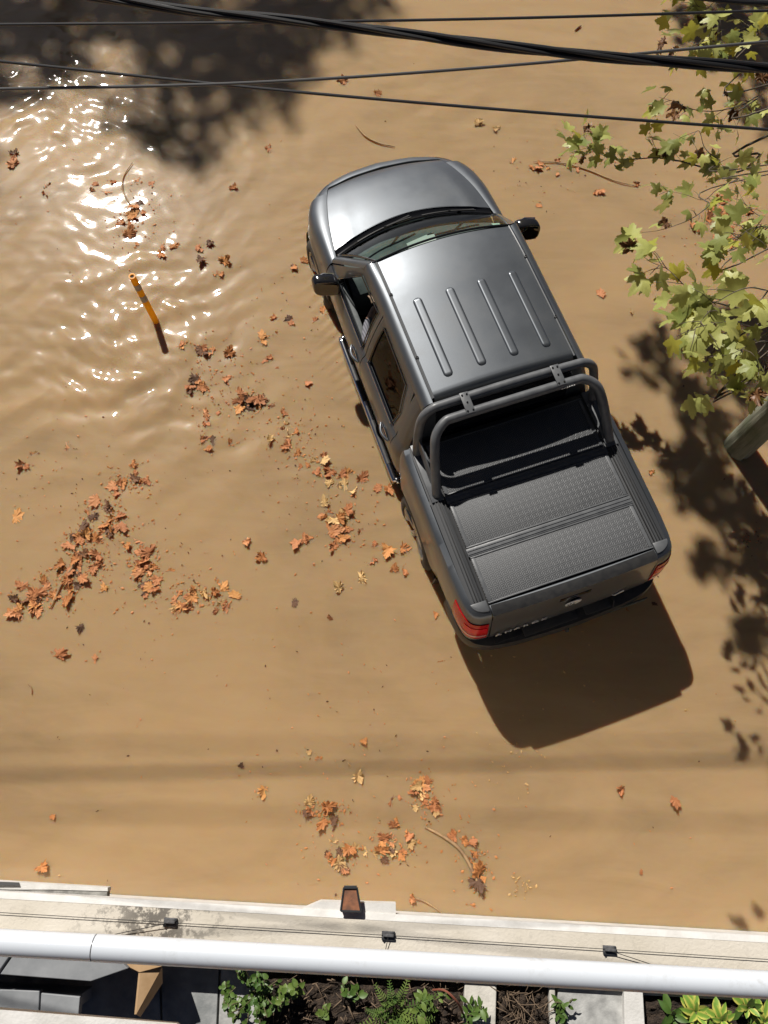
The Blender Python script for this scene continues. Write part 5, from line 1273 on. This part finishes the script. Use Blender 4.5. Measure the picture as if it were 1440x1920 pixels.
# sticks
M_stick = vary(pmat('pale_stick', (.36, .23, .11), .8), (.22, .13, .07), (.46, .30, .15), 10)
def stick(label, pts, r, m=M_stick):
    P = catmull([at(u, v, .012) for u, v in pts], 6); n = len(P)
    o = MB().tube(P, [r * (.35 + .65 * math.sin(math.pi * (i + 1) / (n + 1))) for i in range(n)], 6).build('floating_stick', m, auto=False)
    tag(o, label, 'stick', 'sticks floating on the water')
stick('long curved pale stick floating near the bottom', [(797, 1551), (830, 1568), (860, 1590), (880, 1620), (895, 1655), (906, 1685)], .016)
stick('brown stick lying along the left drift of leaves', [(152, 1042), (135, 1065), (118, 1090), (95, 1140)], .013)
stick('thin bent twig left of the bonnet', [(248, 305), (232, 330), (230, 355), (242, 380), (255, 392)], .009)
stick('thin twig floating above the bonnet', [(667, 235), (685, 255), (710, 268), (740, 275)], .009)
stick('long thin twig right of the bonnet', [(1000, 303), (1050, 305), (1100, 318), (1150, 338), (1190, 348)], .008)
stick('thin leaf stalk trailing towards the white ledge', [(772, 1684), (795, 1690), (815, 1702), (832, 1715)], .006)
stick('short dark twig near the wires at the top', [(1078, 57), (1084, 52), (1090, 48)], .012, M_d4)
stick('pale whisker of straw at the lower left', [(52, 1282), (58, 1290), (60, 1302)], .006)
# specks: bits of bark and leaf too small to count
def specks(name, n, zones, mat, lo, hi, label):
    mb = MB(); r = random.Random(hash(name) % 1000 if False else len(name) * 7)
    for k in range(n):
        u0, v0, su, sv = zones[k % len(zones)]; u, v = r.gauss(u0, su), r.gauss(v0, sv)
        if not (-40 < u < 1480 and -20 < v < 1720): continue
        p = at(u, v, 0); p.z = wz(p.x, p.y) + .004; a = r.uniform(0, 6.28); L = r.uniform(lo, hi); w = L * r.uniform(.25, .7); ca, sa = math.cos(a), math.sin(a)
        q = [(L, 0, .0), (0, w, .006), (-L, 0, .002), (0, -w, .0), (0, 0, .009)]
        mb.add([p + Vector((x * ca - y * sa, x * sa + y * ca, z)) for x, y, z in q], [(0, 1, 4), (1, 2, 4), (2, 3, 4), (3, 0, 4)])
    o = mb.build(name, mat, auto=False); tag(o, label, 'debris', kind='stuff')
zn = [(200, 1000, 110, 110), (330, 1100, 90, 60), (630, 960, 70, 80), (560, 830, 60, 60), (430, 750, 60, 60), (240, 400, 80, 70), (530, 600, 60, 90), (700, 1560, 120, 60), (400, 1250, 250, 120), (650, 1400, 120, 60), (1040, 330, 90, 40), (1360, 420, 60, 40), (720, 1300, 500, 250), (700, 700, 600, 400), (1405, 1010, 16, 14), (100, 880, 60, 60)]
zd = [(240, 905, 30, 24), (205, 965, 32, 30), (165, 1015, 32, 24), (150, 1065, 30, 26), (90, 1110, 36, 26), (270, 1065, 30, 32), (370, 1118, 40, 20), (630, 970, 44, 40), (555, 830, 40, 34), (450, 745, 50, 40), (395, 680, 30, 30), (250, 410, 30, 30), (700, 1592, 60, 20), (795, 1495, 22, 30), (605, 1522, 30, 12), (1360, 415, 50, 26), (890, 1610, 24, 40)]
specks('drift_crumbs', 1100, zd, M_d1, .006, .021, 'crumbled orange leaf bits filling the floating drifts')
specks('leaf_crumbs', 620, zn, M_d2, .005, .017, 'reddish crumbs of leaf scattered over the water')
specks('bark_crumbs', 900, zn, M_d4, .005, .016, 'dark specks of bark scattered over the water')
specks('straw_bits', 120, [(1080, 1240, 70, 50), (960, 1420, 30, 40), (980, 1660, 14, 14), (720, 1000, 400, 300)], M_d3, .006, .018, 'pale bits of straw on the water and in the truck shadow')
